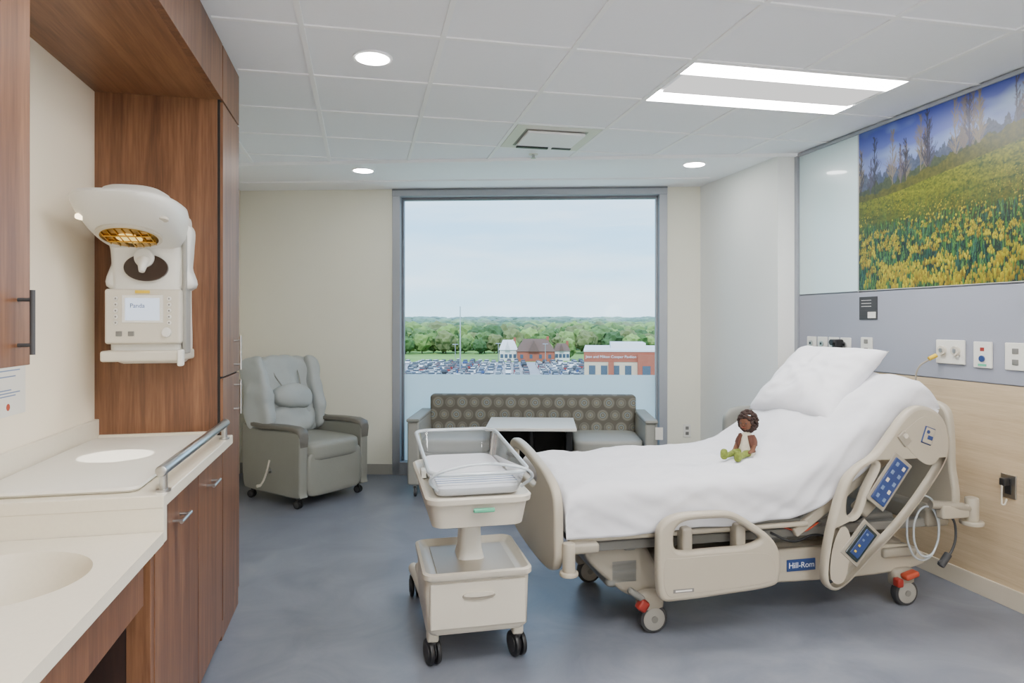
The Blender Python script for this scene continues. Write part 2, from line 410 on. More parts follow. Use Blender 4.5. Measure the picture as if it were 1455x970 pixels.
rbox('louver_2',(cx+.06,cy+.14,H-0.036),(cx+.2,cy+.17,H-0.03),'rubber',0)
finish('ceiling_air_diffuser',(cx,cy,H),world=True)
cyl('escutcheon',(1.25,4.98,H-0.026),(1.25,4.98,H-0.02),0.035,'white'); cyl('head',(1.25,4.98,H-0.05),(1.25,4.98,H-0.026),0.012,'steel'); cyl('deflector',(1.25,4.98,H-0.053),(1.25,4.98,H-0.05),0.018,'steel')
finish('fire_sprinkler',(1.25,4.98,H),world=True)
bm=bmesh.new(); bmesh.ops.create_uvsphere(bm,u_segments=32,v_segments=20,radius=.19); bmesh.ops.translate(bm,vec=(1.1,-1.3,1.62),verts=bm.verts); me=D.meshes.new('fill_globe'); bm.to_mesh(me); bm.free(); me.shade_smooth(); reg(D.objects.new('fill_globe',me),'fill_globe')
cyl('pole',(1.1,-1.3,.02),(1.1,-1.3,1.44),.014,'steel'); cyl('foot',(1.1,-1.3,0),(1.1,-1.3,.025),.16,'steel',bev=.006); cyl('socket',(1.1,-1.3,1.40),(1.1,-1.3,1.45),.04,'steel')
finish('added_fill_lamp',(1.1,-1.3,0),world=True)  # invented lamp, out of view, added to brighten the room
# ------------------------------------------------------------------ cabinetry
XF=-0.63
def pull(x,y,z,L,vert=True,m='steel'):
    a=Vector((0,0,L/2)) if vert else Vector((0,L/2,0)); p=Vector((x+0.032,y,z))
    cyl('pull_bar',p-a,p+a,0.006,m,seg=12)
    for s in (-.7,.7): cyl('pull_post',Vector((x,y,z))+a*s,p+a*s,0.005,m,seg=10)
rbox('carcass',(XL,3.34,0.0),(XF-0.022,3.77,H-0.004),'wood',0.001)
rbox('gap',(XF-0.023,3.342,0.0),(XF-0.012,3.766,H-0.006),'dark',0)
rbox('door_upper',(XF-0.019,3.352,1.21),(XF,3.768,2.472),'wood',0.002)
rbox('door_lower',(XF-0.019,3.352,0.09),(XF,3.768,1.202),'wood',0.002)
rbox('fascia_top',(XF-0.019,3.352,2.482),(XF,3.768,H-0.004),'wood',0.002)
rbox('toe',(XF-0.019,3.345,0.0),(XF-0.004,3.768,0.085),'wood',0.001)
pull(XF,3.62,1.31,0.17,True,'steel'); pull(XF,3.62,1.09,0.17,True,'steel')
finish('tall_storage_cabinet',(-.9,3.55,0),world=True)
rbox('bulkhead_face',(XF-0.03,0.2,2.48),(XF,3.338,H-0.004),'wood',0.001)
rbox('bulkhead_soffit',(XL,0.2,2.48),(XF-0.03,3.338,2.505),'woodh',0.001)
finish('wood_bulkhead',(-.9,1.7,2.5),world=True)
rbox('carcass',(XL,0.3,1.357),(-0.85,1.964,2.48),'wood',0.001)
rbox('door_1',(-0.849,1.25,1.357),(-0.83,1.964,2.478),'wood',0.002)
rbox('door_2',(-0.849,0.5,1.357),(-0.83,1.245,2.478),'wood',0.002)
pull(-0.83,1.90,1.465,0.16,True,'rubber')
finish('wall_cabinet',(-1,1.2,1.9),world=True)
rbox('carcass',(XL,2.3,0.085),(XF-0.022,3.338,0.90),'wood',0.001)
rbox('gap',(XF-0.023,2.305,0.03),(XF-0.012,3.336,0.90),'dark',0)
rbox('toe',(XL,2.3,0),(XF-0.06,3.338,0.085),'dark',0)
rbox('door_1',(XF-0.019,2.302,0.03),(XF,2.868,0.895),'wood',0.002)
rbox('door_2',(XF-0.019,2.876,0.03),(XF,3.335,0.895),'wood',0.002)
pull(XF,2.55,0.79,0.13,False); pull(XF,3.06,0.79,0.13,False)
rbox('counter_high',(XL,2.225,0.905),(-0.585,3.338,0.945),'counter',0.004)
rbox('counter_step',(XL,2.227,0.80),(-0.585,2.262,0.91),'counter',0.003)
rbox('end_panel',(XL,2.265,0.0),(-0.70,2.298,0.80),'shadewood',0.002)  # inner face coloured dark: painted shade of the knee space
rbox('end_stile',(-0.70,2.262,0.0),(-0.632,2.298,0.80),'wood',0.002)
rbox('backsplash',(XL,2.225,0.945),(XL+0.02,3.338,1.035),'counter',0.003)
rbox('backsplash_end',(XL+0.02,3.318,0.945),(-0.66,3.338,0.965),'counter',0.003)
finish('base_cabinet',(-.9,2.8,0),world=True)
def counter_hole():
    x0,x1,y0,y1=XL,-0.585,0.3,2.224; cx,cy,ra,rb=-0.88,1.90,0.205,0.205; n=64
    vs=[];fs=[]
    inner=[(cx+ra*math.cos(2*math.pi*i/n),cy+rb*math.sin(2*math.pi*i/n)) for i in range(n)]
    outer=[]
    for i in range(n):
        a=2*math.pi*i/n; dx,dy=math.cos(a),math.sin(a)
        t=min((x1-cx)/dx if dx>1e-6 else 1e9,(x0-cx)/dx if dx<-1e-6 else 1e9,(y1-cy)/dy if dy>1e-6 else 1e9,(1.55-cy)/dy if dy<-1e-6 else 1e9)
        outer.append((cx+dx*t,cy+dy*t))
    for cxr,cyr in ((x0,y1),(x1,y1),(x0,1.55),(x1,1.55)):
        k=min(range(n),key=lambda i:(outer[i][0]-cxr)**2+(outer[i][1]-cyr)**2); outer[k]=(cxr,cyr)
    z=0.836
    for p in inner: vs.append((*p,z))
    for p in outer: vs.append((*p,z))
    fs+= [(i,n+i,n+(i+1)%n,(i+1)%n) for i in range(n)]
    b0=len(vs); rings=[(1.0,0.0),(0.985,-0.006),(0.95,-0.03),(0.88,-0.08),(0.72,-0.12),(0.4,-0.14),(0.1,-0.145)]
    for s,dz in rings:
        for i in range(n): vs.append((cx+ra*s*math.cos(2*math.pi*i/n),cy+rb*s*math.sin(2*math.pi*i/n),z+dz))
    for j in range(len(rings)-1):
        for i in range(n): fs.append((b0+j*n+i,b0+j*n+(i+1)%n,b0+(j+1)*n+(i+1)%n,b0+(j+1)*n+i))
    fs.append(tuple(b0+(len(rings)-1)*n+i for i in range(n)))
    mk('counter_top_with_bowl',vs,fs,'counter',True,30)
counter_hole()
rbox('counter_rest',(XL,0.3,0.80),(-0.585,1.55,0.836),'counter',0)
rbox('counter_front_edge',(-0.605,0.3,0.80),(-0.585,2.224,0.8355),'counter',0.0)
cyl('drain',(-0.88,1.90,0.692),(-0.88,1.90,0.695),0.022,'steel')
rbox('apron',(-0.66,0.3,0.62),(-0.64,2.224,0.80),'wood',0.002)
rbox('support_panel',(XL,0.3,0.0),(-0.64,0.33,0.80),'wood',0.002)
rbox('rear_panel',(XL,0.33,0.0),(XL+.02,2.224,0.80),'shadewood',0.002)  # same painted shade at the back of the cavity
rbox('backsplash_low',(XL,0.3,0.836),(XL+0.02,2.224,0.945),'counter',0.003)
tube('faucet_spout',[(-1.08,1.90,0.836),(-1.08,1.90,1.02),(-1.02,1.90,1.08),(-0.94,1.90,1.04)],0.012,'steel')
finish('sink_counter',(-.9,1.3,0),world=True)
loft('tray_pad',[rrect(-0.90,2.76,0.44,0.96,0.03,0.9455),rrect(-0.90,2.76,0.46,0.98,0.04,0.955),rrect(-0.90,2.76,0.455,0.975,0.04,0.963),rrect(-0.90,2.76,0.43,0.95,0.04,0.966)],'pad')
finish('infant_warmer_mattress',(-.9,2.76,.945),world=True)
cyl('main_bar',(-0.60,2.25,1.012),(-0.60,3.26,1.012),0.017,'steel',bev=0.004)
for y in (2.28,3.22):
    cyl('post',(-0.60,y,0.945),(-0.60,y,1.01),0.012,'steel'); cyl('flange',(-0.60,y,0.945),(-0.60,y,0.952),0.022,'steel')
finish('counter_grab_rail',(-.6,2.75,.945),world=True)
rbox('sheet',(XL,2.42,1.15),(XL+0.004,2.70,1.335),'white',0)
for i,z in enumerate((1.30,1.28,1.235,1.225,1.215)): rbox('text_line',(XL+0.004,2.46,z),(XL+0.0045,2.66-0.03*(i%3),z+0.004),'lightblue',0)
cyl('logo',(XL+0.004,2.58,1.18),(XL+0.0045,2.58,1.18),0.012,'orange')
finish('wall_notice',(XL,2.56,1.24),world=True)
# ------------------------------------------------------------------ infant warmer
wx=-0.885
extr('body_shell',[(3.335,1.31),(3.335,1.55),(3.335,1.80),(3.335,1.92),(3.25,1.94),(3.10,1.93),(3.02,1.88),(3.05,1.82),(3.10,1.78),(3.125,1.68),(3.13,1.5),(3.13,1.31)],'YZ',wx,0.30,'white',bev=0.03,smooth=5)
def erect(cx,cy,w,d,z,tilt,e=2.8,n=48):
    out=[]
    for i in range(n):
        a=2*math.pi*i/n; c_,s_=math.cos(a),math.sin(a)
        x=abs(c_)**(2/e)*(1 if c_>=0 else -1)*w/2; y=abs(s_)**(2/e)*(1 if s_>=0 else -1)*d/2
        out.append(Vector((cx+x,cy+y,z+tilt*y)))
    return out
hx=wx
loft('canopy_hood',[erect(hx,2.99,.27,.36,1.800,-.26),erect(hx,2.98,.33,.44,1.815,-.26),erect(hx,2.97,.375,.52,1.850,-.22),erect(hx,2.965,.392,.56,1.885,-.14),erect(hx,2.965,.396,.57,1.915,-.06),erect(hx,2.965,.385,.55,1.935,-.03),erect(hx,2.99,.34,.48,1.948,0),erect(hx,3.01,.26,.36,1.956,0),erect(hx,3.02,.23,.32,1.985,0),erect(hx,3.02,.20,.28,1.993,0)],'white',sharp=60)
extr('shoulder_flare',[(wx-.155,1.60),(wx-.15,1.72),(wx-.165,1.80),(wx-.185,1.87),(wx-.1,1.90),(wx+.1,1.90),(wx+.18,1.87),(wx+.182,1.78),(wx+.176,1.70),(wx+.172,1.60)],'XZ',3.19,.11,'white',bev=.02)
tl=RX(-14.6)
c=Vector((hx-.012,2.955,1.797))
disc('heater_bezel',c,0.128,0.115,0.012,'white2',tl)
disc('heater_reflector',c+Vector((0,0,-0.003)),0.113,0.10,0.006,'gold',tl)
disc('heater_glow',c+Vector((0,0,-0.0045)),0.05,0.05,0.003,'warms',tl)
for i,dx in enumerate((-0.09,-0.06,-0.03,0,0.03,0.06,0.09)):
    L=.095*math.sqrt(1-(dx/.115)**2)
    cyl('heater_grille',c+tl@Vector((dx,-L,-0.006)),c+tl@Vector((dx,L,-0.006)),0.0025,'gold',seg=8)
for k in (-.03,.03): cyl('heater_element',c+tl@Vector((-.095,k,-0.006)),c+tl@Vector((.095,k,-0.006)),0.004,'gold',seg=8)
for sx in (-0.155,0.155): disc('exam_lamp',(hx+sx,2.84,1.853),0.02,0.02,0.01,'warm' if sx<0 else 'white2',tl)
disc('cradle_recess',(wx+0.005,3.128,1.69),0.092,0.056,0.02,'brownbl',R90)
cyl('nozzle_body',(wx,3.13,1.735),(wx,3.09,1.73),0.042,'white',bev=0.01)
cyl('nozzle_tip',(wx,3.095,1.725),(wx,3.07,1.67),0.026,'white',r2=0.013,bev=0.004)
rbox('control_panel',(wx-0.158,3.085,1.372),(wx+0.158,3.14,1.60),'white2',0.012,3)
rbox('screen_bezel',(wx-0.085,3.08,1.46),(wx+0.085,3.086,1.575),'white',0.002)
rbox('screen',(wx-0.07,3.077,1.47),(wx+0.07,3.081,1.562),'scr',0)
for i in range(5):
    for sx in (-0.11,0.11): cyl('button',(wx+sx,3.088,1.56-0.025*i),(wx+sx,3.080,1.56-0.025*i),0.009,'white',bev=0.002,seg=14); cyl('button_mark',(wx+sx,3.081,1.56-0.025*i),(wx+sx,3.0795,1.56-0.025*i),0.004,'bedgr',seg=10)
cyl('knob',(wx+0.10,3.088,1.42),(wx+0.10,3.07,1.42),0.02,'white',bev=0.004)
rbox('port_1',(wx-.11,3.08,1.405),(wx-.085,3.087,1.425),'bedgr',.002); rbox('port_2',(wx-.06,3.08,1.405),(wx-.035,3.087,1.425),'bedgr',.002)
rbox('sticker',(wx-0.03,3.079,1.582),(wx+0.03,3.085,1.594),'yellow',0)
rbox('lower_tray',(wx-0.168,3.06,1.30),(wx+0.165,3.30,1.345),'white2',0.01)
rbox('handle_r',(wx+0.15,3.05,1.28),(wx+0.175,3.09,1.35),'white',0.008)
rbox('side_rail',(wx+0.155,3.12,1.33),(wx+0.172,3.2,1.86),'wheel',0.004)
text('screen_text','Panda',0.026,(wx-0.02,3.0765,1.53),(math.pi/2,0,0),'blue')
wr=finish('infant_warmer',(wx,3.33,1.6),world=True); wr.scale=(0.92,1,1); wr.location.x-=0.006
sp=D.lights.new('warmer_exam_spot','SPOT'); sp.energy=60; sp.color=(1,0.97,0.9); sp.spot_size=math.radians(18); sp.spot_blend=0.1; sp.shadow_soft_size=0.005
so=D.objects.new('warmer_exam_spot',sp); so.location=(-0.90,2.80,1.78); COL.objects.link(so)
# ------------------------------------------------------------------ headwall devices
def plate(y,z,w,h,kind,name):
    x=XR-0.016
    rbox('plate',(x-0.012,y-w/2,z-h/2),(x,y+w/2,z+h/2),'white',0.004)
    if kind=='gas':
        cyl('port',(x-0.011,y,z+0.012),(x-0.022,y,z+0.012),0.02,'steel'); cyl('port_core',(x-0.022,y,z+0.012),(x-0.024,y,z+0.012),0.009,'black')
        rbox('label',(x-0.0135,y-w*.3,z-h*.4),(x-0.012,y+w*.3,z-h*.2),'blue',0)
    elif kind=='duplex':
        for dz in (-.028,.028): rbox('socket',(x-0.016,y-0.017,z+dz-.014),(x-0.011,y+0.017,z+dz+.014),'bedgr',0.003)
    elif kind=='call':
        cyl('button',(x-0.011,y,z-0.02),(x-0.018,y,z-0.02),0.017,'blue'); rbox('led',(x-0.014,y-.012,z+.02),(x-0.011,y+.012,z+.04),'red',0.001)
        rbox('label',(x-0.0135,y-.025,z-.06),(x-0.012,y+.025,z-.048),'green',0)
    finish(name,(x,y,z),world=True)
for y in (4.44,4.32,4.20,4.08): plate(y,1.292,0.1,0.12,'gas','gas_outlet')
plate(3.88,1.304,0.1,0.11,'duplex','power_outlet'); plate(3.02,1.286,0.11,0.14,'call','nurse_call_station'); plate(2.83,1.286,0.12,0.14,'duplex','power_outlet')
x=XR-0.016
rbox('plate',(x-0.014,3.13,1.225),(x,3.32,1.36),'white',0.005)
for y in (3.18,3.27):
    cyl('port',(x-0.013,y,1.30),(x-0.03,y,1.30),0.026,'white2'); cyl('core',(x-0.03,y,1.30),(x-0.033,y,1.30),0.013,'steel')
cyl('yellow_connector',(x-0.03,3.30,1.27),(x-0.07,3.31,1.25),0.012,'yellow')
tube('hose',[(x-0.06,3.31,1.25),(x-0.10,3.35,1.20),(x-0.11,3.36,1.10),(x-0.10,3.33,0.98),(x-0.08,3.3,0.85)],0.005,'bedpl2')
finish('oxygen_outlet',(x,3.23,1.29),world=True)
rbox('regulator_body',(x-0.08,4.09,1.25),(x-0.012,4.13,1.34),'black',0.01); cyl('regulator_knob',(x-0.08,4.11,1.32),(x-0.10,4.11,1.32),0.02,'black'); cyl('regulator_tail',(x-0.05,4.11,1.25),(x-0.05,4.11,1.21),0.012,'steel')
finish('suction_regulator',(x,4.11,1.3),world=True)
rbox('panel_top',(x-0.006,3.79,1.535),(x,3.95,1.625),'rubber',0.001); rbox('panel_low',(x-0.006,3.79,1.475),(x,3.95,1.535),'rubber',0.001)
for i in range(3): rbox('line',(x-0.0065,3.84,1.60-0.02*i),(x-0.006,3.93,1.603-0.02*i),'white',0)
rbox('code',(x-0.0075,3.80,1.485),(x-0.006,3.87,1.525),'white',0)
finish('wall_sign',(x,3.87,1.55),world=True)
x=XR-0.012
rbox('plate',(x-0.008,2.835,0.56),(x,2.92,0.68),'steel',0.002); rbox('socket',(x-0.012,2.86,0.58),(x-0.007,2.895,0.66),'black',0.002); rbox('plug',(x-0.05,2.862,0.625),(x-0.012,2.893,0.665),'black',0.006)
tube('cord',[(x-0.045,2.877,0.63),(x-0.05,2.875,0.55),(x-0.05,2.87,0.53),(x-0.035,2.86,0.56)],0.004,'white2')
finish('wall_power_socket',(x,2.877,.62),world=True)
rbox('plate',(4.23,-0.01,0.38),(4.30,0,0.50),'white',0.003); rbox('s1',(4.25,-0.013,0.45),(4.28,-0.009,0.48),'bedgr',0.002); rbox('s2',(4.25,-0.013,0.40),(4.28,-0.009,0.43),'bedgr',0.002)
finish('power_outlet',(A0.x,A0.y,0),WA)
# ------------------------------------------------------------------ mural
def lin(rgb): return np.array([s2l(c) for c in rgb])
def mural():
    wM,hM=1.76,1.055; res=0.0032; nu=int(wM/res)+1; nv=int(hM/res)+1
    u=np.linspace(0,wM,nu); v=np.linspace(0,hM,nv); UU,VV=np.meshgrid(u,v)
    img=np.zeros((nv,nu,3))
    def vnoise(su,sv,seed,octv=3):
        rs=np.random.RandomState(seed); out=np.zeros((nv,nu)); amp=1;tot=0
        for o in range(octv):
            gu=int(wM/su*2**o)+3; gv=int(hM/sv*2**o)+3; g=rs.rand(gv,gu)
            x=UU/wM*(gu-2); y=VV/hM*(gv-2); xi=x.astype(int); yi=y.astype(int); fx=x-xi; fy=y-yi
            fx=fx*fx*(3-2*fx); fy=fy*fy*(3-2*fy)
            out+=amp*((g[yi,xi]*(1-fx)+g[yi,xi+1]*fx)*(1-fy)+(g[yi+1,xi]*(1-fx)+g[yi+1,xi+1]*fx)*fy); tot+=amp; amp*=0.5
        return out/tot
    t=np.clip(VV/hM,0,1)[...,None]
    skyA=lin((150,164,216)); skyB=lin((66,84,186)); skyC=lin((176,200,236))
    tt=np.clip((t-0.6)/0.4,0,1)
    img[:]=skyA*(1-tt)+skyB*tt
    cl=np.clip((vnoise(0.3,0.12,3)-0.5)*2.5+UU*0.45-.1,0,1)[...,None]; img=img*(1-cl*.8)+skyC*cl*.8
    hill=0.585+0.03*UU+0.11*np.clip(UU-0.25,0,1)**1.2+0.012*(vnoise(0.2,5,5)-.5)
    n1=vnoise(0.012,0.012,11,3); n2=vnoise(0.05,0.05,12,3)
    tm=hill+0.14+0.07*np.clip(0.4-UU,0,1)+0.16*(vnoise(0.03,9,8,4)-.4)
    k=(n1*.7+n2*.3)[...,None]
    img=np.where((VV<tm)[...,None],lin((40,50,78))*(1-k)+lin((104,116,142))*k,img)
    tm2=hill+0.08+0.10*(vnoise(0.04,9,18,4)-.4)
    img=np.where((VV<tm2)[...,None],lin((24,38,36))*(1-k)+lin((88,100,72))*k,img)
    rs=random.Random(4)
    def stroke(x0,y0,x1,y1,w,col,al=0.9):
        n=max(2,int(math.hypot(x1-x0,y1-y0)/res*1.3))
        for i in range(n+1):
            f=i/n; px=(x0+(x1-x0)*f)/res; py=(y0+(y1-y0)*f)/res; r=max(0.0,w/res/2)
            for yy in range(int(py-r),int(py+r)+1):
                for xx in range(int(px-r),int(px+r)+1):
                    if 0<=yy<nv and 0<=xx<nu: img[yy,xx]=img[yy,xx]*(1-al)+col*al
    def poplar(x,b,top,col,dens):
        L=top-b; stroke(x,b,x+rs.uniform(-.01,.01),top,0.0035,col,.7)
        nb=int(dens*L/0.02)
        for i in range(nb):
            f=rs.uniform(.12,.97); sd=rs.choice((-1,1)); bl=L*.28*(1-f*.75)*rs.uniform(.5,1.1); a=math.pi/2+sd*rs.uniform(.25,.6)
            bx,by=x,b+L*f; ex,ey=bx+bl*math.cos(a),by+bl*math.sin(a); stroke(bx,by,ex,ey,0.0015,col,.42)
            for q in range(4):
                g=rs.uniform(.2,1); a2=a+rs.uniform(-.5,.5); tx,ty=bx+(ex-bx)*g,by+(ey-by)*g; stroke(tx,ty,tx+bl*.4*math.cos(a2),ty+bl*.4*math.sin(a2),0.001,col,.28)
    for i in range(40):
        x=rs.uniform(0.0,1.72); hb=.6+.03*x+.11*max(0,x-.25)**1.2; top=min(1.045,hb+.20+.16*rs.random()+.14*min(1,x))
        poplar(x,hb,top,lin(rs.choice([(74,70,92),(120,110,108),(50,48,62),(140,128,112)])),1.9)
    tb=hill+0.03+0.10*np.clip(UU-.35,0,.5)+0.08*(vnoise(0.05,9,21,4)-.4)
    img=np.where((VV<tb)[...,None],lin((22,40,20))*(1-k)+lin((118,116,50))*k,img)
    fld=VV<hill
    s=vnoise(0.006,0.06,31,2); s2=vnoise(0.12,0.02,33,3); s3=vnoise(0.01,0.008,35,2); dep=np.clip(VV/0.6,0,1)
    s=np.clip((s-.3)*1.6,0,1)
    base=lin((4,20,22))*(1-s[...,None])+lin((50,96,48))*s[...,None]
    fm=np.clip((s2*.5+s3*.8-.3)*1.2,0,1)[...,None]
    far=lin((36,68,24))*(1-fm)+lin((160,158,36))*fm
    kk=np.clip((dep-0.55)*2.2,0,1)[...,None]
    img=np.where(fld[...,None],base*(1-kk)+far*kk,img)
    for i in range(3200):
        y=rs.random()**1.3*0.42; sc=1-y/0.6; x=rs.random()*wM; L=0.12*sc; lean=rs.uniform(-.25,.25)*L
        col=lin(rs.choice([(20,66,42),(76,128,58),(8,32,28),(98,142,76),(50,98,84),(6,26,28)])); stroke(x,y-L*.5,x+lean,y+L*.5,0.003*max(.4,sc),col,0.8)
    fl=[0.585*(1-(rs.random()**1.25)) for i in range(2400)]+[rs.uniform(0.02,.36) for i in range(260)]
    fl.sort(reverse=True)
    for y in fl:
        sc=max(0.08,1-y/0.585); x=rs.random()*wM
        nn=noise.noise(Vector((x*4,y*8,2)))
        if nn<-.05 and rs.random()<.8: continue
        if sc>.5 and rs.random()<.35: continue
        r=0.020*sc*rs.uniform(.6,1.1); c0=lin(rs.choice([(240,218,14),(220,194,6),(248,234,60),(184,158,8),(214,204,30)]))
        petals=[(0,.5,.8,1.2)] if sc<.35 else [(0,.9,.38,1.0),(-.8,-.3,.36,.9),(.8,-.3,.36,.9),(-.3,-.5,.3,.8)]
        for (dx,dy,wr,hr) in petals:
            if sc>=.35: dx+=rs.uniform(-.3,.3); dy+=rs.uniform(-.3,.3)
            Rw=max(.6,r/res*wr); Rh=max(.7,r/res*hr); px=(x+dx*r)/res; py=(y+dy*r)/res; sh=rs.uniform(.55,1.0)
            for yy in range(int(py-Rh),int(py+Rh)+1):
                for xx in range(int(px-Rw),int(px+Rw)+1):
                    if 0<=yy<nv and 0<=xx<nu and ((xx-px)/Rw)**2+((yy-py)/Rh)**2<=1 and yy*res<hill[yy,xx]:
                        img[yy,xx]=c0*sh*(0.7+0.3*((yy-py)/Rh))
    lum=img.mean(axis=2,keepdims=True); img=np.clip(lum+(img-lum)*1.12,0.002,1)*.52
    me=D.meshes.new('mural_print')
    co=np.zeros((nv*nu,3)); co[:,0]=XR-0.0185; co[:,1]=(3.958-UU).ravel(); co[:,2]=(1.668+VV).ravel()
    idx=np.arange(nv*nu).reshape(nv,nu); q=np.stack([idx[:-1,:-1],idx[1:,:-1],idx[1:,1:],idx[:-1,1:]],-1).reshape(-1,4)
    me.vertices.add(len(co)); me.vertices.foreach_set('co',co.ravel())
    me.loops.add(q.size); me.loops.foreach_set('vertex_index',q.ravel())
    me.polygons.add(len(q)); me.polygons.foreach_set('loop_start',np.arange(len(q))*4)
    me.update(calc_edges=True)
    at=me.color_attributes.new('Col','FLOAT_COLOR','POINT'); a=np.ones((nv*nu,4)); a[:,:3]=img.reshape(-1,3)
    at.data.foreach_set('color',a.ravel())
    reg(D.objects.new('mural_print',me),attrmat('mural_print_mat',0.4,0.0))
mural()
rbox('backing',(XR-0.018,2.19,1.665),(XR-0.001,3.96,H-0.03),'white',0)
finish('flower_field_mural',(XR,3.1,2.2),world=True)
# ------------------------------------------------------------------ recliner
def recliner():
    for sx in (-1,1):
        extr('arm_panel',[(-.36,.09),(-.378,.14),(-.382,.35),(-.382,.54),(-.365,.595),(-.30,.605),(-.1,.60),(.15,.59),(.31,.62),(.36,.58),(.36,.3),(.34,.12),(.28,.09),(0,.085)],'YZ',sx*.315,0.078,'vinyl',bev=0.014)
        loft('arm_cap',[[Vector((sx*.315+wd*.5*cx_,y,z+.016*cz_)) for cx_,cz_ in ((-1,-1),(-1,.4),(-.7,1),(.7,1),(1,.4),(1,-1))] for y,z,wd in ((-.385,.50,.07),(-.388,.57,.085),(-.37,.605,.095),(-.30,.622,.10),(-.1,.622,.105),(.12,.612,.10),(.24,.625,.085),(.32,.64,.07))],'vinyld',sharp=70)
    soft('seat_cushion',(0,-.07,.43),(.56,.68,.17),'vinyl',n=6)
    soft('foot_panel',(0,-.345,.26),(.56,.1,.36),'vinyl',n=7)
    soft('lower_body',(0,.02,.23),(.54,.6,.26),'vinyl',n=8)
    rot=RX(-16)
    soft('back_cushion',(0,.28,.80),(.54,.19,.74),'vinyll',n=4.5,rot=rot,nz=.05,nsc=7,cuts=16)
    soft('back_shell',(0,.335,.76),(.60,.1,.74),'vinyl',n=5,rot=rot)
    for sx in (-1,1):
        soft('wing',(sx*.285,.25,.84),(.12,.25,.66),'vinyll',n=3.4,rot=rot@RZ(-sx*14),nz=.035,nsc=8,cuts=14)
        soft('shoulder',(sx*.19,.37,1.05),(.26,.18,.18),'vinyll',n=3,rot=rot,nz=.02)
    soft('lumbar_pad',(0,.17,.62),(.44,.13,.26),'vinyll',n=3,rot=rot,nz=.03,nsc=8)
    soft('head_pillow',(0,.165,.82),(.37,.16,.21),'vinyll',n=2.6,rot=rot@RY(4),nz=.02)
    tube('pillow_strap_1',[(-.09,.17,.90),(-.12,.24,1.0),(-.13,.33,1.12)],0.006,'vinyl'); tube('pillow_strap_2',[(.09,.17,.90),(.12,.24,1.0),(.13,.33,1.12)],0.006,'vinyl')
    cyl('crank_pivot',(-.35,-.02,.27),(-.385,-.02,.27),.018,'steel'); tube('crank_lever',[(-.385,-.02,.27),(-.39,0.02,.19),(-.395,.05,.15)],0.008,'white2'); tube('crank_arm',[(-.385,-.02,.27),(-.385,-.05,.36)],0.008,'white2')
    cyl('crank_grip',(-.395,.05,.15),(-.43,.05,.15),.012,'white2',bev=.004)
    for i,(x,y) in enumerate(((-.31,-.31),(.31,-.31),(-.3,.3),(.3,.3))): caster('caster%d'%i,x,y,.032,.018,'black','rubber',0.3,.10,True)
recliner(); finish('recliner_chair',(-.48,6.0,0),math.radians(43))
# ------------------------------------------------------------------ sofa
def sofa():
    L=2.06
    for x0,x1 in ((0,.1),(L-.1,L)):
        rbox('arm',(x0,0.02,.10),(x1,.74,.63),'sofagr',.02,3); rbox('arm_cap',(x0-.004,.0,.625),(x1+.004,.72,.655),'vinyl',.012,3)
    rbox('back',(.09,.62,.30),(L-.09,.76,.79),'sofapat',.03,3)
    rbox('back_lower',(.1,.55,.14),(L-.1,.70,.42),'sofagr',.01)
    soft('seat_l',(.39,.33,.42),(.58,.60,.13),'sofagr',n=7); soft('seat_r',(L-.39,.33,.42),(.58,.60,.13),'sofagr',n=7)
    rbox('base_l',(.1,.05,.13),(.68,.62,.37),'sofagr',.01); rbox('base_r',(L-.68,.05,.13),(L-.1,.62,.37),'sofagr',.01)
    rbox('console_l',(.685,.12,.13),(.74,.60,.58),'black',.006); rbox('console_r',(L-.74,.12,.13),(L-.685,.60,.58),'black',.006)
    rbox('console_back',(.74,.45,.13),(L-.74,.60,.56),'dark',.004); rbox('console_shelf',(.74,.12,.13),(L-.74,.45,.18),'dark',.004)
    rbox('table_top',(.665,-.16,.585),(L-.665,.45,.612),'white',.006,3)
    cyl('table_post',(L/2,.2,.18),(L/2,.2,.585),.025,'black')
    for i,(x,y) in enumerate(((.06,.07),(L-.06,.07),(.06,.68),(L-.06,.68),(.7,.07),(L-.7,.07))): caster('caster%d'%i,x,y,.045,.022,'rubber','steel',.1,.13)
    rbox('care_tag',(L-.02,.0,.50),(L+.04,.004,.60),'white',0)
sofa(); finish('sleeper_sofa',(.35,5.70,0),-math.radians(15))
soft('seat',(0,0,.44),(.46,.42,.1),'sofagr',n=6); soft('back',(0,.17,.68),(.46,.08,.34),'sofagr',n=4)
for x in (-.19,.19):
    cyl('leg_f',(x,-.17,0),(x,-.17,.42),.014,'steel'); cyl('leg_b',(x,.17,0),(x,.18,.6),.014,'steel')
finish('visitor_chair',(2.77,4.32,0),0)
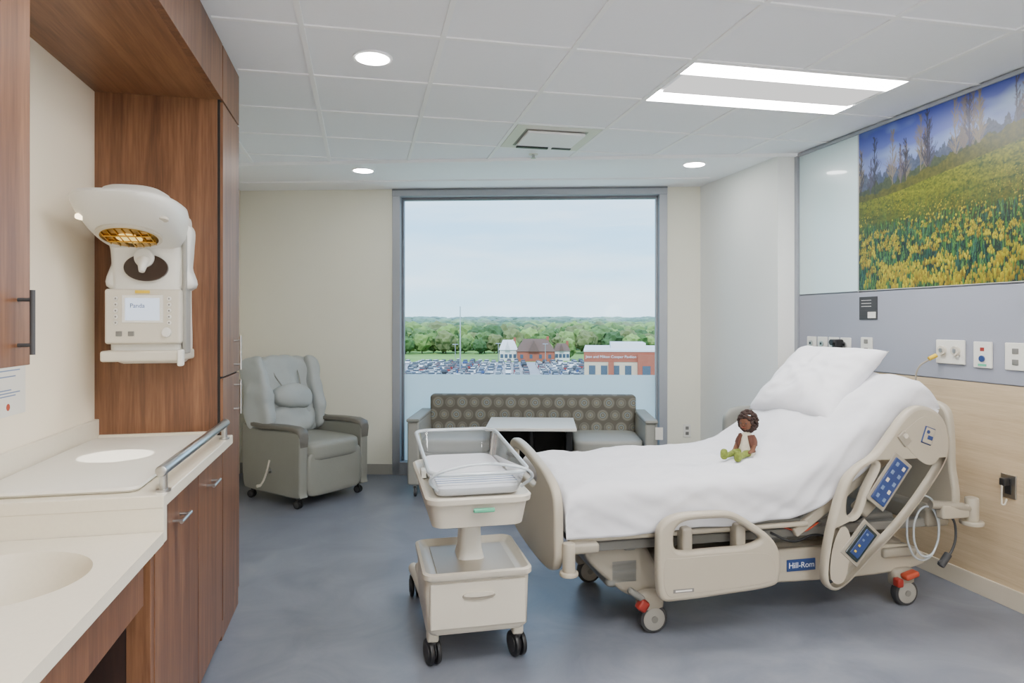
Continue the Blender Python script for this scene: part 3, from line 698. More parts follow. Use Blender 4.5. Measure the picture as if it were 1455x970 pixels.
# ------------------------------------------------------------------ bassinet
def bassinet():
    cx=.475
    loft('cabinet_body',[rrect(cx,3.07,.40,.42,.03,.15),rrect(cx,3.07,.435,.45,.035,.17),rrect(cx,3.07,.445,.46,.035,.385),rrect(cx,3.07,.44,.455,.035,.39)],'white2')
    loft('cabinet_top_rim',[rrect(cx,3.06,.44,.47,.04,.385),rrect(cx,3.06,.465,.49,.045,.395),rrect(cx,3.06,.465,.49,.045,.415),rrect(cx,3.06,.44,.465,.04,.42),rrect(cx,3.06,.40,.42,.035,.40),rrect(cx,3.06,.38,.40,.03,.395)],'white2')
    rbox('top_inset',(cx-.17,2.88,.395),(cx+.17,3.24,.40),'bedpl',.002)
    rbox('drawer_front',(cx-.205,2.832,.18),(cx+.205,2.85,.375),'white2',.008,3)
    disc('drawer_pull_recess',(cx,2.833,.315),.07,.018,.006,'bedpl2',R90); disc('drawer_pull_lip',(cx,2.831,.323),.065,.010,.01,'white2',R90)
    for sx in (-1,1):
        tube('leg_rail',[(cx+sx*.17,2.88,.17),(cx+sx*.185,3.2,.16),(cx+sx*.20,3.55,.15),(cx+sx*.21,3.70,.14)],.028,'white2')
        rbox('front_leg',(cx+sx*.185-.025,2.90,.10),(cx+sx*.185+.025,2.96,.17),'white2',.01)
        caster('front_caster',cx+sx*.185,2.93,.055,.02,'black','rubber',.25,.12,True)
        caster('rear_caster',cx+sx*.205,3.68,.055,.02,'black','rubber',.0,.14,True)
    rbox('base_cross',(cx-.2,3.45,.14),(cx+.2,3.53,.20),'white2',.015)
    loft('base_shroud',[rrect(cx-.0,3.42,.42,.5,.08,.13),rrect(cx,3.42,.42,.5,.08,.19),rrect(cx,3.38,.36,.4,.08,.24)],'white2')
    loft('column_outer',[rrect(cx,3.10,.12,.16,.03,.40),rrect(cx,3.10,.10,.14,.03,.44),rrect(cx,3.10,.085,.12,.03,.62),rrect(cx,3.10,.13,.2,.03,.66)],'white')
    ty=3.06; by=cx-.02
    loft('tub',[rrect(by,ty,.32,.66,.04,.635),rrect(by,ty,.37,.72,.05,.645),rrect(by,ty,.40,.76,.05,.74),rrect(by,ty,.425,.80,.06,.745),rrect(by,ty,.43,.805,.06,.765),rrect(by,ty,.41,.785,.055,.772),rrect(by,ty,.38,.75,.05,.76)],'white2')
    rbox('green_latch',(by-.03,2.651,.712),(by+.055,2.668,.728),'green',.004)
    loft('mattress',[rrect(by,ty,.33,.66,.04,.765),rrect(by,ty,.345,.68,.05,.775),rrect(by,ty,.345,.68,.05,.795),rrect(by,ty,.32,.66,.05,.803)],'sheet')
    rbox('blanket_fold',(by-.165,2.74,.800),(by+.165,2.90,.813),'sheet',.006)
    for i in range(4): rbox('blanket_stripe',(by-.166,2.745+.036*i,.8132),(by+.166,2.753+.036*i,.8142),'blue' if i%2 else 'lightblue',0)
    def tilt(r,f,b): return [Vector((v.x,v.y,v.z+f+(b-f)*(v.y-(ty-.4))/.8)) for v in r]
    R0=rrect(by,ty,.35,.70,.06,.775,8); R1=tilt(rrect(by,ty+.0,.40,.80,.07,.0,8),.865,.915)
    loft('clear_tub',[R0,R1],'clear',False,False)
    tube('clear_rim',[tuple(v) for v in R1],.0085,'clearrim',closed=True,smooth=False)
    tube('handle_near',[(by-.17,ty-.37,.80),(by-.2,ty-.43,.86),(by-.12,ty-.45,.90),(by+.12,ty-.45,.90),(by+.2,ty-.43,.86),(by+.17,ty-.37,.80)],.006,'clearrim')
    for s_ in (-1,1): rbox('tub_clip',(by+s_*.19-.012,ty+.0,.765),(by+s_*.19+.012,ty+.07,.80),'white',.004)
bassinet(); finish('hospital_bassinet',(.475,3.1,0),world=True)
# ------------------------------------------------------------------ bed
def interp(path,n):
    P=[Vector(p) for p in path]; P=[P[0]*2-P[1]]+P+[P[-1]*2-P[-2]]; out=[]
    S=len(P)-3
    for k in range(n):
        t=k/(n-1)*S; i=min(int(t),S-1); f=t-i; p0,p1,p2,p3=P[i:i+4]
        out.append(0.5*((2*p1)+(-p0+p2)*f+(2*p0-5*p1+4*p2-p3)*f*f+(-p0+3*p1-3*p2+p3)*f**3))
    return out
def sheet():
    top=[(.885,.52),(.88,.60),(.885,.665),(.93,.70),(1.05,.712),(1.25,.716),(1.45,.72),(1.65,.722),(1.85,.722),(2.0,.732),(2.13,.775),(2.26,.86),(2.39,.955),(2.51,1.045),(2.63,1.12),(2.71,1.155),(2.78,1.15),(2.83,1.10),(2.85,1.03)]
    bot=[(.885,.50),(.885,.50),(.886,.50),(.90,.50),(1.05,.50),(1.25,.505),(1.45,.505),(1.65,.51),(1.85,.515),(2.02,.53),(2.16,.575),(2.30,.655),(2.43,.745),(2.56,.84),(2.68,.925),(2.77,.98),(2.81,.99),(2.84,1.0),(2.85,1.02)]
    n=200; T=interp(top,n); B=interp(bot,n); y0,y1=2.925,3.825; ns=18; nt=90; r=.05
    vs=[]
    for k in range(n):
        t=T[k]; b=B[k]; row=[]
        endf=min(1,k/12,(n-1-k)/10)
        for side in range(ns):
            f=side/ns; p=b+(t-b)*f; y=y0+ (r*(1-math.sqrt(max(0,1-max(0,(f-.72)/.28)**2))))
            y+=0.03*noise.noise(Vector((p.x*8+f*2.5,f*1.2,3.1)))*(1-f)**.7*min(1,f*3+.3)-.016*(.5-abs(noise.noise(Vector((p.x*5-f*2,f*1.5,7)))))*min(1,3*(1-f))
            row.append((p.x,y,p.y-(0.04*(noise.noise(Vector((p.x*3,9,2)))+.2)*(1-f))))
        for j in range(nt+1):
            f=j/nt; y=y0+r+(y1-y0-2*r)*f
            h=0.014*noise.noise(Vector((t.x*3.0,y*3.0,1)))+0.018*endf*(1-abs(noise.noise(Vector((t.x*2.2+y*2.6,y*1.8-t.x*3.2,5))))*2)*0.5
            h+=0.026*endf*(.5-abs(noise.noise(Vector((t.x*4.5+y*3.5,y*4-t.x*2,8)))))-.008
            h+=0.014*endf*(.5-abs(noise.noise(Vector((t.x*9-y*4,y*6+t.x*3,18)))))
            sag=0.012*math.sin(f*math.pi)
            row.append((t.x,y,t.y+h*min(1,k/14)+sag*endf))
        for side in range(ns-1,-1,-1):
            f=side/ns; p=b+(t-b)*f; y=y1-(r*(1-math.sqrt(max(0,1-max(0,(f-.72)/.28)**2))))
            row.append((p.x,y,p.y))
        vs+=row
    m=len(vs)//n; fs=[(k*m+i,k*m+i+1,(k+1)*m+i+1,(k+1)*m+i) for k in range(n-1) for i in range(m-1)]
    fs+= [(k*m,(k+1)*m,(k+1)*m+m-1,k*m+m-1) for k in range(n-1)]
    mk('mattress_sheet',vs,[f[::-1] for f in fs],'sheet',True)
def bed():
    sheet()
    rbox('deck',(.93,2.97,.455),(2.10,3.78,.50),'bedgr',.01)
    rbox('deck_side_near',(.90,2.935,.468),(2.12,2.965,.492),'bedpl',.008); rbox('deck_side_far',(.90,3.785,.468),(2.12,3.815,.492),'bedpl',.008)
    cbox('back_deck',(2.44,3.375,.70),(.92,.80,.035),'bedgr',.01,rot=RY(-33.5))
    cbox('back_frame_near',(2.44,2.97,.685),(.92,.035,.05),'bedpl',.01,rot=RY(-33.5))
    rbox('sub_frame',(1.05,3.10,.37),(2.75,3.62,.455),'bedgr',.02)
    rbox('sub_frame_n',(1.0,3.0,.40),(2.90,3.05,.445),'bedgr',.008); rbox('sub_frame_f',(1.0,3.70,.40),(2.90,3.75,.445),'bedgr',.008)
    for x in (1.2,1.95,2.0,2.2,2.45): rbox('mech',(x,3.02,.385),(x+.06,3.72,.46),'bedgr',.01)
    tube('mech_arm1',[(2.05,3.0,.46),(2.2,2.98,.50),(2.35,2.98,.60)],.018,'bedgr'); tube('mech_arm2',[(2.15,3.03,.42),(2.4,3.03,.44),(2.7,3.03,.62)],.015,'black')
    tube('cable_a',[(1.95,3.0,.43),(2.05,2.97,.39),(2.18,2.98,.41),(2.3,2.99,.38)],.006,'black'); tube('cable_b',[(2.0,2.99,.46),(2.1,2.96,.44),(2.2,2.98,.47)],.005,'orange')
    extr('footboard',[(2.905,.40),(2.90,.52),(2.905,.64),(2.95,.715),(3.1,.765),(3.38,.80),(3.62,.815),(3.79,.80),(3.865,.72),(3.88,.55),(3.86,.40),(3.75,.33),(3.38,.31),(3.02,.33)],'YZ',.845,.045,'bedpl',
         holes=[[(3.22,.70),(3.25,.735),(3.40,.755),(3.60,.765),(3.74,.75),(3.77,.71),(3.72,.665),(3.5,.655),(3.3,.655)]],bev=.014)
    rbox('foot_badge',(.818,3.45,.565),(.824,3.62,.60),'blue',.002)
    cyl('bumper_foot_near',(.885,2.885,.35),(.885,2.885,.49),.028,'bedpl',bev=.006); cyl('bumper_foot_near_base',(.885,2.885,.345),(.885,2.885,.365),.042,'bedpl',bev=.006)
    cyl('bumper_foot_far',(.885,3.87,.35),(.885,3.87,.49),.028,'bedpl',bev=.006)
    cbox('bumper_arm',(.95,2.92,.455),(.16,.07,.045),'bedpl2',.012)
    o=[(1.288,.47),(1.30,.545),(1.376,.592),(1.52,.598),(1.656,.588),(1.763,.53),(1.86,.455),(1.90,.38),(1.90,.29),(1.86,.232),(1.60,.213),(1.40,.205),(1.31,.215),(1.288,.30)]
    h=[(1.365,.485),(1.378,.535),(1.43,.562),(1.55,.565),(1.65,.556),(1.745,.50),(1.80,.455),(1.73,.428),(1.55,.425),(1.42,.425),(1.375,.44)]
    for y in (2.865,3.90): extr('side_rail_foot',o,'XZ',y,.05,'bedpl',holes=[h],bev=.016)
    extr('side_rail_inset',[(1.32,.39),(1.40,.40),(1.75,.40),(1.86,.37),(1.875,.28),(1.80,.25),(1.45,.235),(1.33,.24)],'XZ',2.843,.008,'bedpl',bev=.003)
    rbox('rail_label',(1.36,2.836,.245),(1.46,2.840,.262),'bedgr',.001); rbox('rail_label_text',(1.37,2.8355,.250),(1.45,2.837,.257),'white',0)
    for x in (1.45,1.72): cbox('rail_link',(x,2.91,.44),(.05,.07,.16),'bedpl2',.012)
    o2=[(2.134,.251),(2.160,.449),(2.235,.679),(2.306,.761),(2.42,.83),(2.58,1.01),(2.68,1.05),(2.78,1.01),(2.835,.915),(2.83,.788),(2.71,.620),(2.555,.457),(2.404,.331),(2.268,.213),(2.185,.184)]
    h2=[(2.265,.64),(2.31,.725),(2.38,.775),(2.42,.765),(2.36,.66),(2.31,.545),(2.26,.54)]
    h3=[(2.18,.26),(2.19,.38),(2.23,.47),(2.255,.42),(2.245,.32),(2.22,.24)]
    extr('side_rail_head',o2,'XZ',2.865,.055,'bedpl',holes=[h2,h3],bev=.018)
    extr('head_rail_top_inset',[(2.56,.90),(2.61,.96),(2.69,1.00),(2.765,.96),(2.79,.88),(2.775,.80),(2.72,.76),(2.64,.80)],'XZ',2.839,.006,'bedpl',bev=.002)
    r5=RY(-52)
    cbox('control_surround',(2.485,2.838,.69),(.27,.008,.12),'bedpl2',.012,rot=r5)
    cbox('control_panel',(2.485,2.832,.69),(.235,.010,.09),'blue',.012,rot=r5)
    for i in range(5):
        for j in (-1,1):
            p=Vector((2.485,2.826,.69))+r5@Vector((-.09+.045*i,0,j*.022)); cbox('panel_button',p,(.020,.004,.016),'lightblue' if (i+j)%3 else 'white2',.002,rot=r5)
    cbox('lower_surround',(2.325,2.838,.405),(.20,.008,.12),'bedpl2',.012,rot=RY(-48))
    cbox('lower_bezel',(2.325,2.832,.405),(.17,.012,.085),'lcd',.01,rot=RY(-48))
    cbox('lower_lcd',(2.325,2.825,.405),(.14,.006,.055),'blue',.003,rot=RY(-48))
    for i in range(4):
        p=Vector((2.325,2.82,.405))+RY(-48)@Vector((-.05+.033*i,0,.01)); cbox('lcd_mark',p,(.010,.003,.012),'yellow' if i<2 else 'lightblue',.001,rot=RY(-48))
    cbox('small_pad',(2.57,2.834,.895),(.05,.012,.07),'bedpl2',.01,rot=RY(-40)); cyl('small_knob',(2.57,2.83,.91),(2.57,2.822,.91),.012,'white2')
    cbox('patient_icon_pad',(2.705,2.834,.905),(.06,.008,.085),'blue',.01,rot=RY(20)); cbox('patient_icon_pad_in',(2.705,2.830,.905),(.052,.006,.076),'bedpl',.008,rot=RY(20))
    cyl('icon_head',(2.70,2.828,.925),(2.70,2.825,.925),.009,'blue',seg=14); cbox('icon_body',(2.71,2.827,.895),(.03,.004,.02),'blue',.004,rot=RY(20))
    cbox('head_rail_link',(2.45,2.91,.60),(.22,.07,.07),'bedpl2',.015,rot=RY(-40))
    extr('headboard',[(2.93,.50),(2.92,.75),(2.93,.95),(2.97,1.03),(3.1,1.06),(3.38,1.07),(3.66,1.06),(3.81,1.03),(3.86,.95),(3.87,.75),(3.86,.50),(3.38,.48)],'YZ',2.94,.045,'bedpl',holes=[[(3.08,.95),(3.12,1.0),(3.38,1.015),(3.64,1.0),(3.68,.95),(3.38,.94)]],bev=.015)
    rbox('headboard_base',(2.84,2.98,.40),(2.98,3.78,.50),'bedpl2',.02)
    for y in (2.90,3.86):
        cyl('bumper_head',(3.03,y,.45),(3.03,y,.57),.032,'bedpl',bev=.008); cyl('bumper_head_disc',(3.03,y,.43),(3.03,y,.452),.055,'bedpl',bev=.006)
    tube('bumper_bar',[(2.80,2.92,.54),(2.92,2.90,.53),(3.03,2.90,.51)],.022,'bedpl2')
    rbox('bumper_bracket',(2.84,2.88,.47),(3.0,2.93,.54),'bedpl',.01)
    loft('base_beam',[rrect(2.0,3.34,1.55,.50,.06,.17),rrect(2.0,3.34,1.60,.54,.07,.20),rrect(2.0,3.34,1.60,.54,.07,.30),rrect(2.0,3.34,1.5,.46,.06,.335)],'bedpl2')
    extr('base_side_cover',[(1.85,.19),(1.86,.29),(1.92,.325),(2.3,.33),(2.72,.31),(2.84,.27),(2.86,.20),(2.6,.165),(2.1,.165)],'XZ',3.045,.04,'bedpl',bev=.012)
    rbox('brand_badge',(2.055,3.018,.222),(2.215,3.024,.28),'blue',.002,2)
    text('brand_text','Hill-Rom',.040,(2.135,3.0165,.251),(math.pi/2,0,0),'roofw0')
    for y,nm in ((3.08,'foot_leg_cover'),(3.60,'foot_leg_cover_far')):
        extr(nm,[(1.02,.40),(1.10,.415),(1.3,.40),(1.36,.32),(1.40,.24),(1.38,.17),(1.30,.15),(1.22,.17),(1.12,.25),(1.03,.34)],'XZ',y,.06,'bedpl2',bev=.015)
    rbox('foot_cross',(1.12,3.05,.20),(1.30,3.65,.36),'bedgr',.03,3)
    rbox('lift_column_foot',(1.45,3.22,.30),(1.62,3.48,.40),'bedgr',.02); rbox('lift_column_head',(2.42,3.22,.30),(2.60,3.48,.42),'bedgr',.02)
    rbox('lift_arm_a',(1.95,3.12,.33),(2.3,3.17,.385),'bedgr',.01); rbox('lift_arm_b',(1.95,3.5,.33),(2.3,3.55,.385),'bedgr',.01)
    rbox('pedal_tray',(2.60,3.00,.25),(2.80,3.10,.30),'bedpl2',.015)
    for (x,y) in ((1.335,3.01),(1.24,3.66),(2.735,3.02),(2.735,3.66)):
        cyl('tyre',(x,y-.022,.068),(x,y+.022,.068),.068,'rubber',bev=.01,seg=32)
        cyl('wheel_disc',(x,y-.026,.068),(x,y+.026,.068),.054,'wheel',bev=.006,seg=28); cyl('hubcap',(x,y-.030,.068),(x,y+.030,.068),.016,'bedgr')
        soft('caster_hood',(x-.01,y+.01,.145),(.13,.07,.10),'bedpl2',n=3.5)
    cbox('brake_pedal_red',(1.27,2.975,.145),(.05,.045,.055),'red',.012,rot=RY(35)); cbox('brake_pedal_arm',(1.24,2.98,.195),(.09,.035,.03),'bedgr',.01,rot=RY(35))
    cbox('brake_pedal_orange',(2.73,2.975,.17),(.08,.05,.03),'orange',.01,rot=RY(-15)); cbox('brake_pedal_red2',(2.665,2.98,.135),(.035,.045,.045),'red',.01)
    for i in range(2):
        r=.075+.022*i; cxx,cz=2.79,.40+.012*i
        tube('hose_loop%d'%i,[(cxx+r*math.cos(a),2.935+.02*i,cz+r*1.7*math.sin(a)) for a in [k*math.pi/5 for k in range(10)]],.005,'clearrim',closed=True)
    tube('handset_cord',[(2.90,2.92,.50),(2.96,2.93,.42),(2.93,2.93,.28),(2.86,2.93,.24)],.006,'rubber'); cyl('handset',(2.87,2.93,.22),(2.92,2.93,.28),.018,'rubber',bev=.005)
M['roofw0']=pm('badge_lettering',C(220,225,235),0.5)
bed(); finish('hospital_bed',(2.0,3.38,0),world=True)
def pillow(name,c,w,l,h,rot,m):
    n=44; vs=[];fs=[]
    for sgn in (1,-1):
        for i in range(n+1):
            for j in range(n+1):
                a=-1+2*i/n; b=-1+2*j/n
                e=max(0,(1-abs(a)**2.6))*max(0,(1-abs(b)**2.6)); z=sgn*h/2*e**0.45
                x=a*w/2*(0.93+0.07*abs(b)**2); y=b*l/2*(0.93+0.07*abs(a)**2)
                z+=0.02*noise.noise(Vector((a*2.3,b*2.3,sgn)))*e**.3+0.022*(.5-abs(noise.noise(Vector((a*3.4,b*3.0,sgn*2)))))*e**.3
                vs.append(Vector(c)+rot@Vector((x,y,z)))
    o=(n+1)**2
    for k in (0,1):
        for i in range(n):
            for j in range(n):
                f=(k*o+i*(n+1)+j,k*o+(i+1)*(n+1)+j,k*o+(i+1)*(n+1)+j+1,k*o+i*(n+1)+j+1); fs.append(f if k==0 else f[::-1])
    ob=mk(name,vs,fs,m,True)
    bm=bmesh.new(); bm.from_mesh(ob.data); bmesh.ops.remove_doubles(bm,verts=bm.verts,dist=.0008); bm.to_mesh(ob.data); bm.free()
    return ob
pillow('bed_pillow',(2.555,3.49,1.115),.55,.66,.19,(RZ(6)@RY(-43)),'pillow'); single()
# ------------------------------------------------------------------ doll
M['skinb']=pm('doll_brown_fabric',C(106,68,48),0.8,bump=.1); M['hairb']=pm('doll_hair',C(50,32,26),0.9,var=.3,scale=90,bump=.6,bscale=120)
M['dress']=pm('doll_dress',C(206,198,180),0.85,var=.08,scale=60); M['legg']=pm('doll_leggings',C(112,124,48),0.85,var=.3,scale=60); M['wing']=pm('doll_jacket',C(92,56,44),.85)
def doll():
    loft('dress',[[Vector((rx*math.cos(a),oy+ry*math.sin(a),z)) for a in [k*2*math.pi/20 for k in range(20)]] for rx,ry,oy,z in ((.036,.032,0,.0),(.046,.042,-.004,.012),(.045,.04,-.003,.035),(.036,.031,0,.07),(.034,.026,0,.10),(.028,.02,0,.122),(.012,.012,0,.132))],'dress')
    for sx in (-1,1):
        tube('leg',[(sx*.02,-.02,.022),(sx*.03,-.07,.026),(sx*.034,-.11,.02),(sx*.038,-.14,.016)],.016,'legg',radii=[1.2,1.05,.9,.8])
        soft('shoe',(sx*.04,-.155,.026),(.036,.036,.056),'legg',n=2.6)
        tube('sleeve',[(sx*.028,0,.112),(sx*.045,-.004,.088),(sx*.05,-.012,.066)],.0155,'wing',radii=[1,1,.95])
        tube('forearm',[(sx*.05,-.012,.068),(sx*.05,-.03,.045),(sx*.046,-.048,.034)],.011,'skinb',radii=[1,1,.8])
        soft('hand',(sx*.045,-.053,.033),(.02,.022,.016),'skinb',n=2.2)
        tube('jacket_side',[(sx*.026,-.018,.118),(sx*.036,-.02,.08),(sx*.046,-.012,.03)],.012,'wing')
    cyl('neck',(0,0,.125),(0,0,.145),.012,'skinb')
    soft('head',(0,-.002,.178),(.074,.068,.082),'skinb',n=2.2)
    for sx in (-1,1):
        soft('eye',(sx*.015,-.034,.18),(.007,.006,.009),'black',n=2,cuts=4); soft('ear',(sx*.037,0,.175),(.01,.014,.018),'skinb',n=2,cuts=4)
    soft('nose',(0,-.037,.170),(.008,.008,.007),'skinb',n=2,cuts=4); tube('mouth',[(-.01,-.033,.158),(0,-.035,.155),(.01,-.033,.158)],.0015,'red')
    bm=bmesh.new(); rs=random.Random(2)
    for i in range(340):
        a=rs.uniform(0,2*math.pi); zz=rs.uniform(-.95,1); rr_=math.sqrt(1-zz*zz); p=Vector((rr_*math.cos(a)*.049,rr_*math.sin(a)*.045+.011,zz*.056+.186))
        if p.y<-.018 and p.z<.202: continue
        bmesh.ops.create_icosphere(bm,subdivisions=1,radius=rs.uniform(.006,.011),matrix=Matrix.Translation(p))
    me=D.meshes.new('hair_curls'); bm.to_mesh(me); bm.free(); me.shade_smooth(); reg(D.objects.new('hair_curls',me),'hairb')
doll(); finish('rag_doll',(2.0,3.29,.745),math.radians(-62))
# ------------------------------------------------------------------ exterior
cs,sn=0.977,0.213
def W(r,d,z): return (r*cs+d*sn,-r*sn+d*cs,z)
GZ=-15.0
M['grass']=pm('grass_ground',C(112,148,70),1.0,var=.25,scale=.03); M['asph']=pm('asphalt',C(160,160,163),.95,var=.06,scale=.1)
M['brick']=pm('brick_far',C(158,92,72),.9,var=.06,scale=1); M['stone']=pm('limestone_far',C(200,184,158),.9,var=.03); M['roofw']=pm('roof_membrane',C(214,214,214),.9)
M['winfar']=pm('far_window_glass',C(74,88,104),.2); M['sidew']=pm('house_siding',C(216,216,210),.9); M['roofb']=pm('house_roof',C(108,88,78),.95)
mk('exterior_ground',[W(-2500,30,GZ),W(2500,30,GZ),W(2500,900,GZ),W(2500,2600,GZ+14),W(-2500,2600,GZ+14),W(-2500,900,GZ)],[(0,1,2,5),(5,2,3,4)],'grass'); single()
mk('parking_lot',[W(-140,120,GZ+.05),W(60,120,GZ+.05),W(60,269,GZ+.05),W(-140,269,GZ+.05)],[(0,1,2,3)],'asph'); single()
def bigmesh(name,V,F,Cc,m):
    me=D.meshes.new(name); me.from_pydata(V,[],F); me.update()
    at=me.color_attributes.new('Col','FLOAT_COLOR','POINT'); at.data.foreach_set('color',np.array(Cc,dtype=float).ravel())
    return reg(D.objects.new(name,me),m)
carcols=[C(235,235,235),C(200,202,205),C(60,62,66),C(40,40,44),C(130,50,46),C(60,84,130),C(150,152,156),C(110,112,116),C(240,240,238)]
V=[];F=[];Cc=[]
rs=random.Random(9)
def quadbox(r,d,z0,z1,lr,ld,tr,td,col):
    i=len(V)
    for z,a,b in ((z0,lr,ld),(z1,tr,td)):
        for sx,sy in ((-1,-1),(1,-1),(1,1),(-1,1)): V.append(W(r+sx*a,d+sy*b,z)); Cc.append(col)
    for f in ((4,5,6,7),(0,1,5,4),(1,2,6,5),(2,3,7,6),(3,0,4,7)): F.append(tuple(i+k for k in f))
for row in range(20):
    d=128+row*7.0
    for k in range(64):
        r=-125+k*2.75
        if rs.random()<.16 or k%16==0 or r>48: continue
        if d<186 and r>12: continue
        col=rs.choice(carcols); rr2=r+rs.uniform(-.15,.15); hh=rs.choice([0,0,.3])
        quadbox(rr2,d,GZ+.3,GZ+.95+hh,.92,2.2,.88,2.15,col); quadbox(rr2,d+.1,GZ+.95+hh,GZ+1.5+hh,.82,1.35,.66,.85,C(50,58,66)); quadbox(rr2,d+.1,GZ+1.5+hh,GZ+1.56+hh,.66,.85,.6,.8,col)
        for sx in (-.8,.8):
            for sy in (-1.4,1.4): quadbox(rr2+sx,d+sy,GZ+.05,GZ+.65,.12,.33,.12,.33,C(25,25,25))
bigmesh('parked_cars',V,F,Cc,attrmat('car_paint',.35,.3)); single()
bm=bmesh.new(); bmesh.ops.create_icosphere(bm,subdivisions=3,radius=1); ico=[v.co.copy() for v in bm.verts]; icof=[tuple(v.index for v in f.verts) for f in bm.faces]; bm.free()
variants=[[p*(1+.30*noise.noise(p*2.2+Vector((q*7,0,0)))+.30*noise.noise(p*5+Vector((q*3,4,0)))) for p in ico] for q in range(6)]
bm=bmesh.new(); bmesh.ops.create_icosphere(bm,subdivisions=2,radius=1); ico2=[v.co.copy() for v in bm.verts]; ico2f=[tuple(v.index for v in f.verts) for f in bm.faces]; bm.free()
variants2=[[p*(1+.45*noise.noise(p*2.4+Vector((q*7,0,0)))) for p in ico2] for q in range(6)]
V=[];F=[];Cc=[]
def addtree(r,d,h,wd,col,gz,small):
    q=rs.randrange(6); vv=(variants2 if small else variants)[q]; ff=ico2f if small else icof; i=len(V); a=rs.uniform(0,6.28); ca,sa=math.cos(a),math.sin(a)
    for p in vv:
        x=p.x*ca-p.y*sa; y=p.x*sa+p.y*ca
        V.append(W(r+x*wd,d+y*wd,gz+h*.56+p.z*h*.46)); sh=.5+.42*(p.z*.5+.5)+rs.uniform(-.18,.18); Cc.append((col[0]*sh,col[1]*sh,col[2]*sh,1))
    for f in ff: F.append(tuple(i+k for k in f))
    j=len(V)
    for z in (gz,gz+h*.3):
        for k in range(5): V.append(W(r+.3*math.cos(k*1.256),d+.3*math.sin(k*1.256),z)); Cc.append((.08,.06,.04,1))
    for k in range(5): F.append((j+k,j+(k+1)%5,j+5+(k+1)%5,j+5+k))
def gz(d): return GZ if d<900 else GZ+14*(d-900)/1700
greens=[(104,134,64),(82,116,54),(126,156,78),(96,126,66),(72,104,54),(138,164,88),(118,128,76)]
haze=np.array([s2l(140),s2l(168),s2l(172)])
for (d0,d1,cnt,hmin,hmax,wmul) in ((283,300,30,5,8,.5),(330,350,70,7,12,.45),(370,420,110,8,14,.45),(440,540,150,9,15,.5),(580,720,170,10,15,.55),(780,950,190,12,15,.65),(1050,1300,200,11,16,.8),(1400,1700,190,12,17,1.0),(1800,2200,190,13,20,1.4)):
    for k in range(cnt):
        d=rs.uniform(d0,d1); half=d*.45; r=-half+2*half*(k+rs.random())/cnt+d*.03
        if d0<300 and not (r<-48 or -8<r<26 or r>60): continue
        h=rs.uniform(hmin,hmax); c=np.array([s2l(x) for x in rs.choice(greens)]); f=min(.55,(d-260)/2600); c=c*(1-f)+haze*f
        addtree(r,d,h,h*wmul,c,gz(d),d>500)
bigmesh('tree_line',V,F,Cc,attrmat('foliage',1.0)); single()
def house(r,d,w,dp,h,rh,mw,mr,name):
    loc=W(r,d,GZ)
    rbox('walls',(-w/2,-dp/2,0),(w/2,dp/2,h),mw,0)
    mk('roof',[(-w/2-.4,-dp/2-.4,h),(w/2+.4,-dp/2-.4,h),(w/2+.4,dp/2+.4,h),(-w/2-.4,dp/2+.4,h),(-w/2+w*.18,0,h+rh),(w/2-w*.18,0,h+rh)],[(0,1,5,4),(1,2,5),(2,3,4,5),(3,0,4)],mr)
    mk('gable',[(-w*.2,-dp/2-1,h),(w*.1,-dp/2-1,h),(-w*.05,-dp/2-1,h+rh*.9),(-w*.2,0,h),(w*.1,0,h),(-w*.05,0,h+rh*.9)],[(0,1,2),(1,4,5,2),(0,2,5,3)],mr)
    for k in range(4): rbox('win',(-w/2+w*(k+.5)/4-.6,-dp/2-.06,1.2),(-w/2+w*(k+.5)/4+.6,-dp/2,2.8),'winfar',0)
    rbox('chimney',(w*.3,-.5,h),(w*.3+1,.5,h+rh+1),'brick',0)
    finish(name,loc,-math.atan2(sn,cs))
house(9.5,278,15,9,4,5,'brick','roofb','suburban_house'); house(-1.5,280,7,7,4.5,4,'sidew','roofw','suburban_house'); house(20.5,282,6,7,4,3,'sidew','roofb','suburban_house'); house(44,390,14,9,5,4,'sidew','roofw','suburban_house'); house(-14,420,20,9,6,4,'brick','roofb','suburban_house')
pl=W(-15.2,200.5,GZ); cyl('mast',pl,(pl[0],pl[1],5.6),.28,'steel',r2=.14,seg=10)
finish('light_pole',pl,world=True)
for k,(r,d) in enumerate(((-20,240.5),(-5,250.5),(12,245.5))):
    pl=W(r,d,GZ); cyl('mast',pl,(pl[0],pl[1],GZ+8),.12,'steel',seg=8); cyl('arm',(pl[0]-1,pl[1],GZ+8),(pl[0]+1,pl[1],GZ+8),.12,'steel',seg=8); finish('parking_lot_lamp',pl,world=True)
def pav():
    rbox('lower_block',(0,0,0),(60,30,8.2),'stone',0); rbox('brick_band',(-.1,-.1,7.4),(60,30,9.6),'brick',0)
    rbox('parapet',(-.2,-.2,9.6),(60.1,30.1,9.95),'roofw',0); rbox('penthouse',(6,10,9.9),(14,22,11.2),'roofw',0)
    rbox('brick_block',(11.5,-1.2,0),(60,0,9.0),'brick',0); rbox('brick_pier',(5.2,-.6,0),(6.4,0,7.4),'brick',0)
    for k in range(8): rbox('window',(1.0+2.6*k if k<4 else 12.5+3*(k-4),-.12 if k<4 else -1.3,4.6),(2.4+2.6*k if k<4 else 14.2+3*(k-4),0.05 if k<4 else -1.1,6.6),'winfar',0)
    text('sign','Jean and Milton Cooper Pavilion',.84,(.3,-.25,8.5),(math.pi/2,0,0),'roofw',.02,'LEFT')
pav(); finish('brick_pavilion',W(15.9,150,GZ+.0),-math.atan2(sn,cs)-.12)
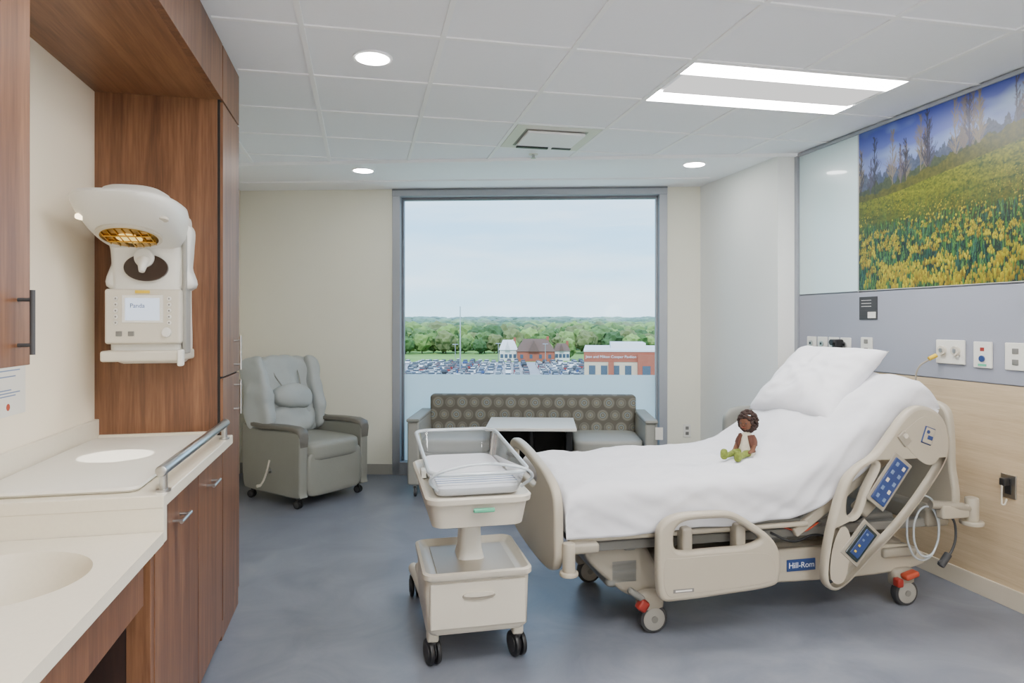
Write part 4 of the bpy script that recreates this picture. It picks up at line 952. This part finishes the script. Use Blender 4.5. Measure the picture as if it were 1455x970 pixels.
# ------------------------------------------------------------------ world, sun
w=D.worlds.new('sky'); SC.world=w; w.use_nodes=True; nt=w.node_tree; nt.nodes.clear()
out=nt.nodes.new('ShaderNodeOutputWorld'); bg=nt.nodes.new('ShaderNodeBackground'); tc=nt.nodes.new('ShaderNodeTexCoord'); sp=nt.nodes.new('ShaderNodeSeparateXYZ')
nt.links.new(tc.outputs['Generated'],sp.inputs[0])
r=ramp(nt,[(0.0,(0.50,0.77,0.92,1)),(0.06,(0.44,0.76,1.0,1)),(0.2,(0.33,0.66,1.0,1)),(0.6,(0.26,0.52,0.95,1))]); nt.links.new(sp.outputs[2],r.inputs[0])
mp=nt.nodes.new('ShaderNodeMapping'); mp.inputs['Scale'].default_value=(3,3,20); nt.links.new(tc.outputs['Generated'],mp.inputs[0])
no=nt.nodes.new('ShaderNodeTexNoise'); no.inputs['Scale'].default_value=1.3; no.inputs['Detail'].default_value=6; nt.links.new(mp.outputs[0],no.inputs['Vector'])
r2=ramp(nt,[(0.36,(0,0,0,1)),(0.72,(.85,.85,.85,1))]); nt.links.new(no.outputs['Fac'],r2.inputs[0])
mx=nt.nodes.new('ShaderNodeMixRGB'); nt.links.new(r2.outputs[0],mx.inputs[0]); nt.links.new(r.outputs[0],mx.inputs[1]); mx.inputs[2].default_value=(0.72,0.89,1.0,1)
nt.links.new(mx.outputs[0],bg.inputs[0]); bg.inputs[1].default_value=2.8; nt.links.new(bg.outputs[0],out.inputs[0])
sl=D.lights.new('sun','SUN'); sl.energy=3.5; sl.angle=math.radians(2); sl.color=(1,.96,.9)
so=D.objects.new('sun',sl); so.rotation_euler=Vector((.25,.75,-.85)).to_track_quat('-Z','Y').to_euler(); COL.objects.link(so)
cam=D.cameras.new('camera'); cam.sensor_width=36; cam.lens=24.0; cam.shift_y=-30/1455; cam.clip_start=.05; cam.clip_end=6000
co=D.objects.new('camera',cam); co.location=(0,0,1.47); co.rotation_euler=(math.pi/2,0,-math.atan2(sn,cs)); COL.objects.link(co); SC.camera=co
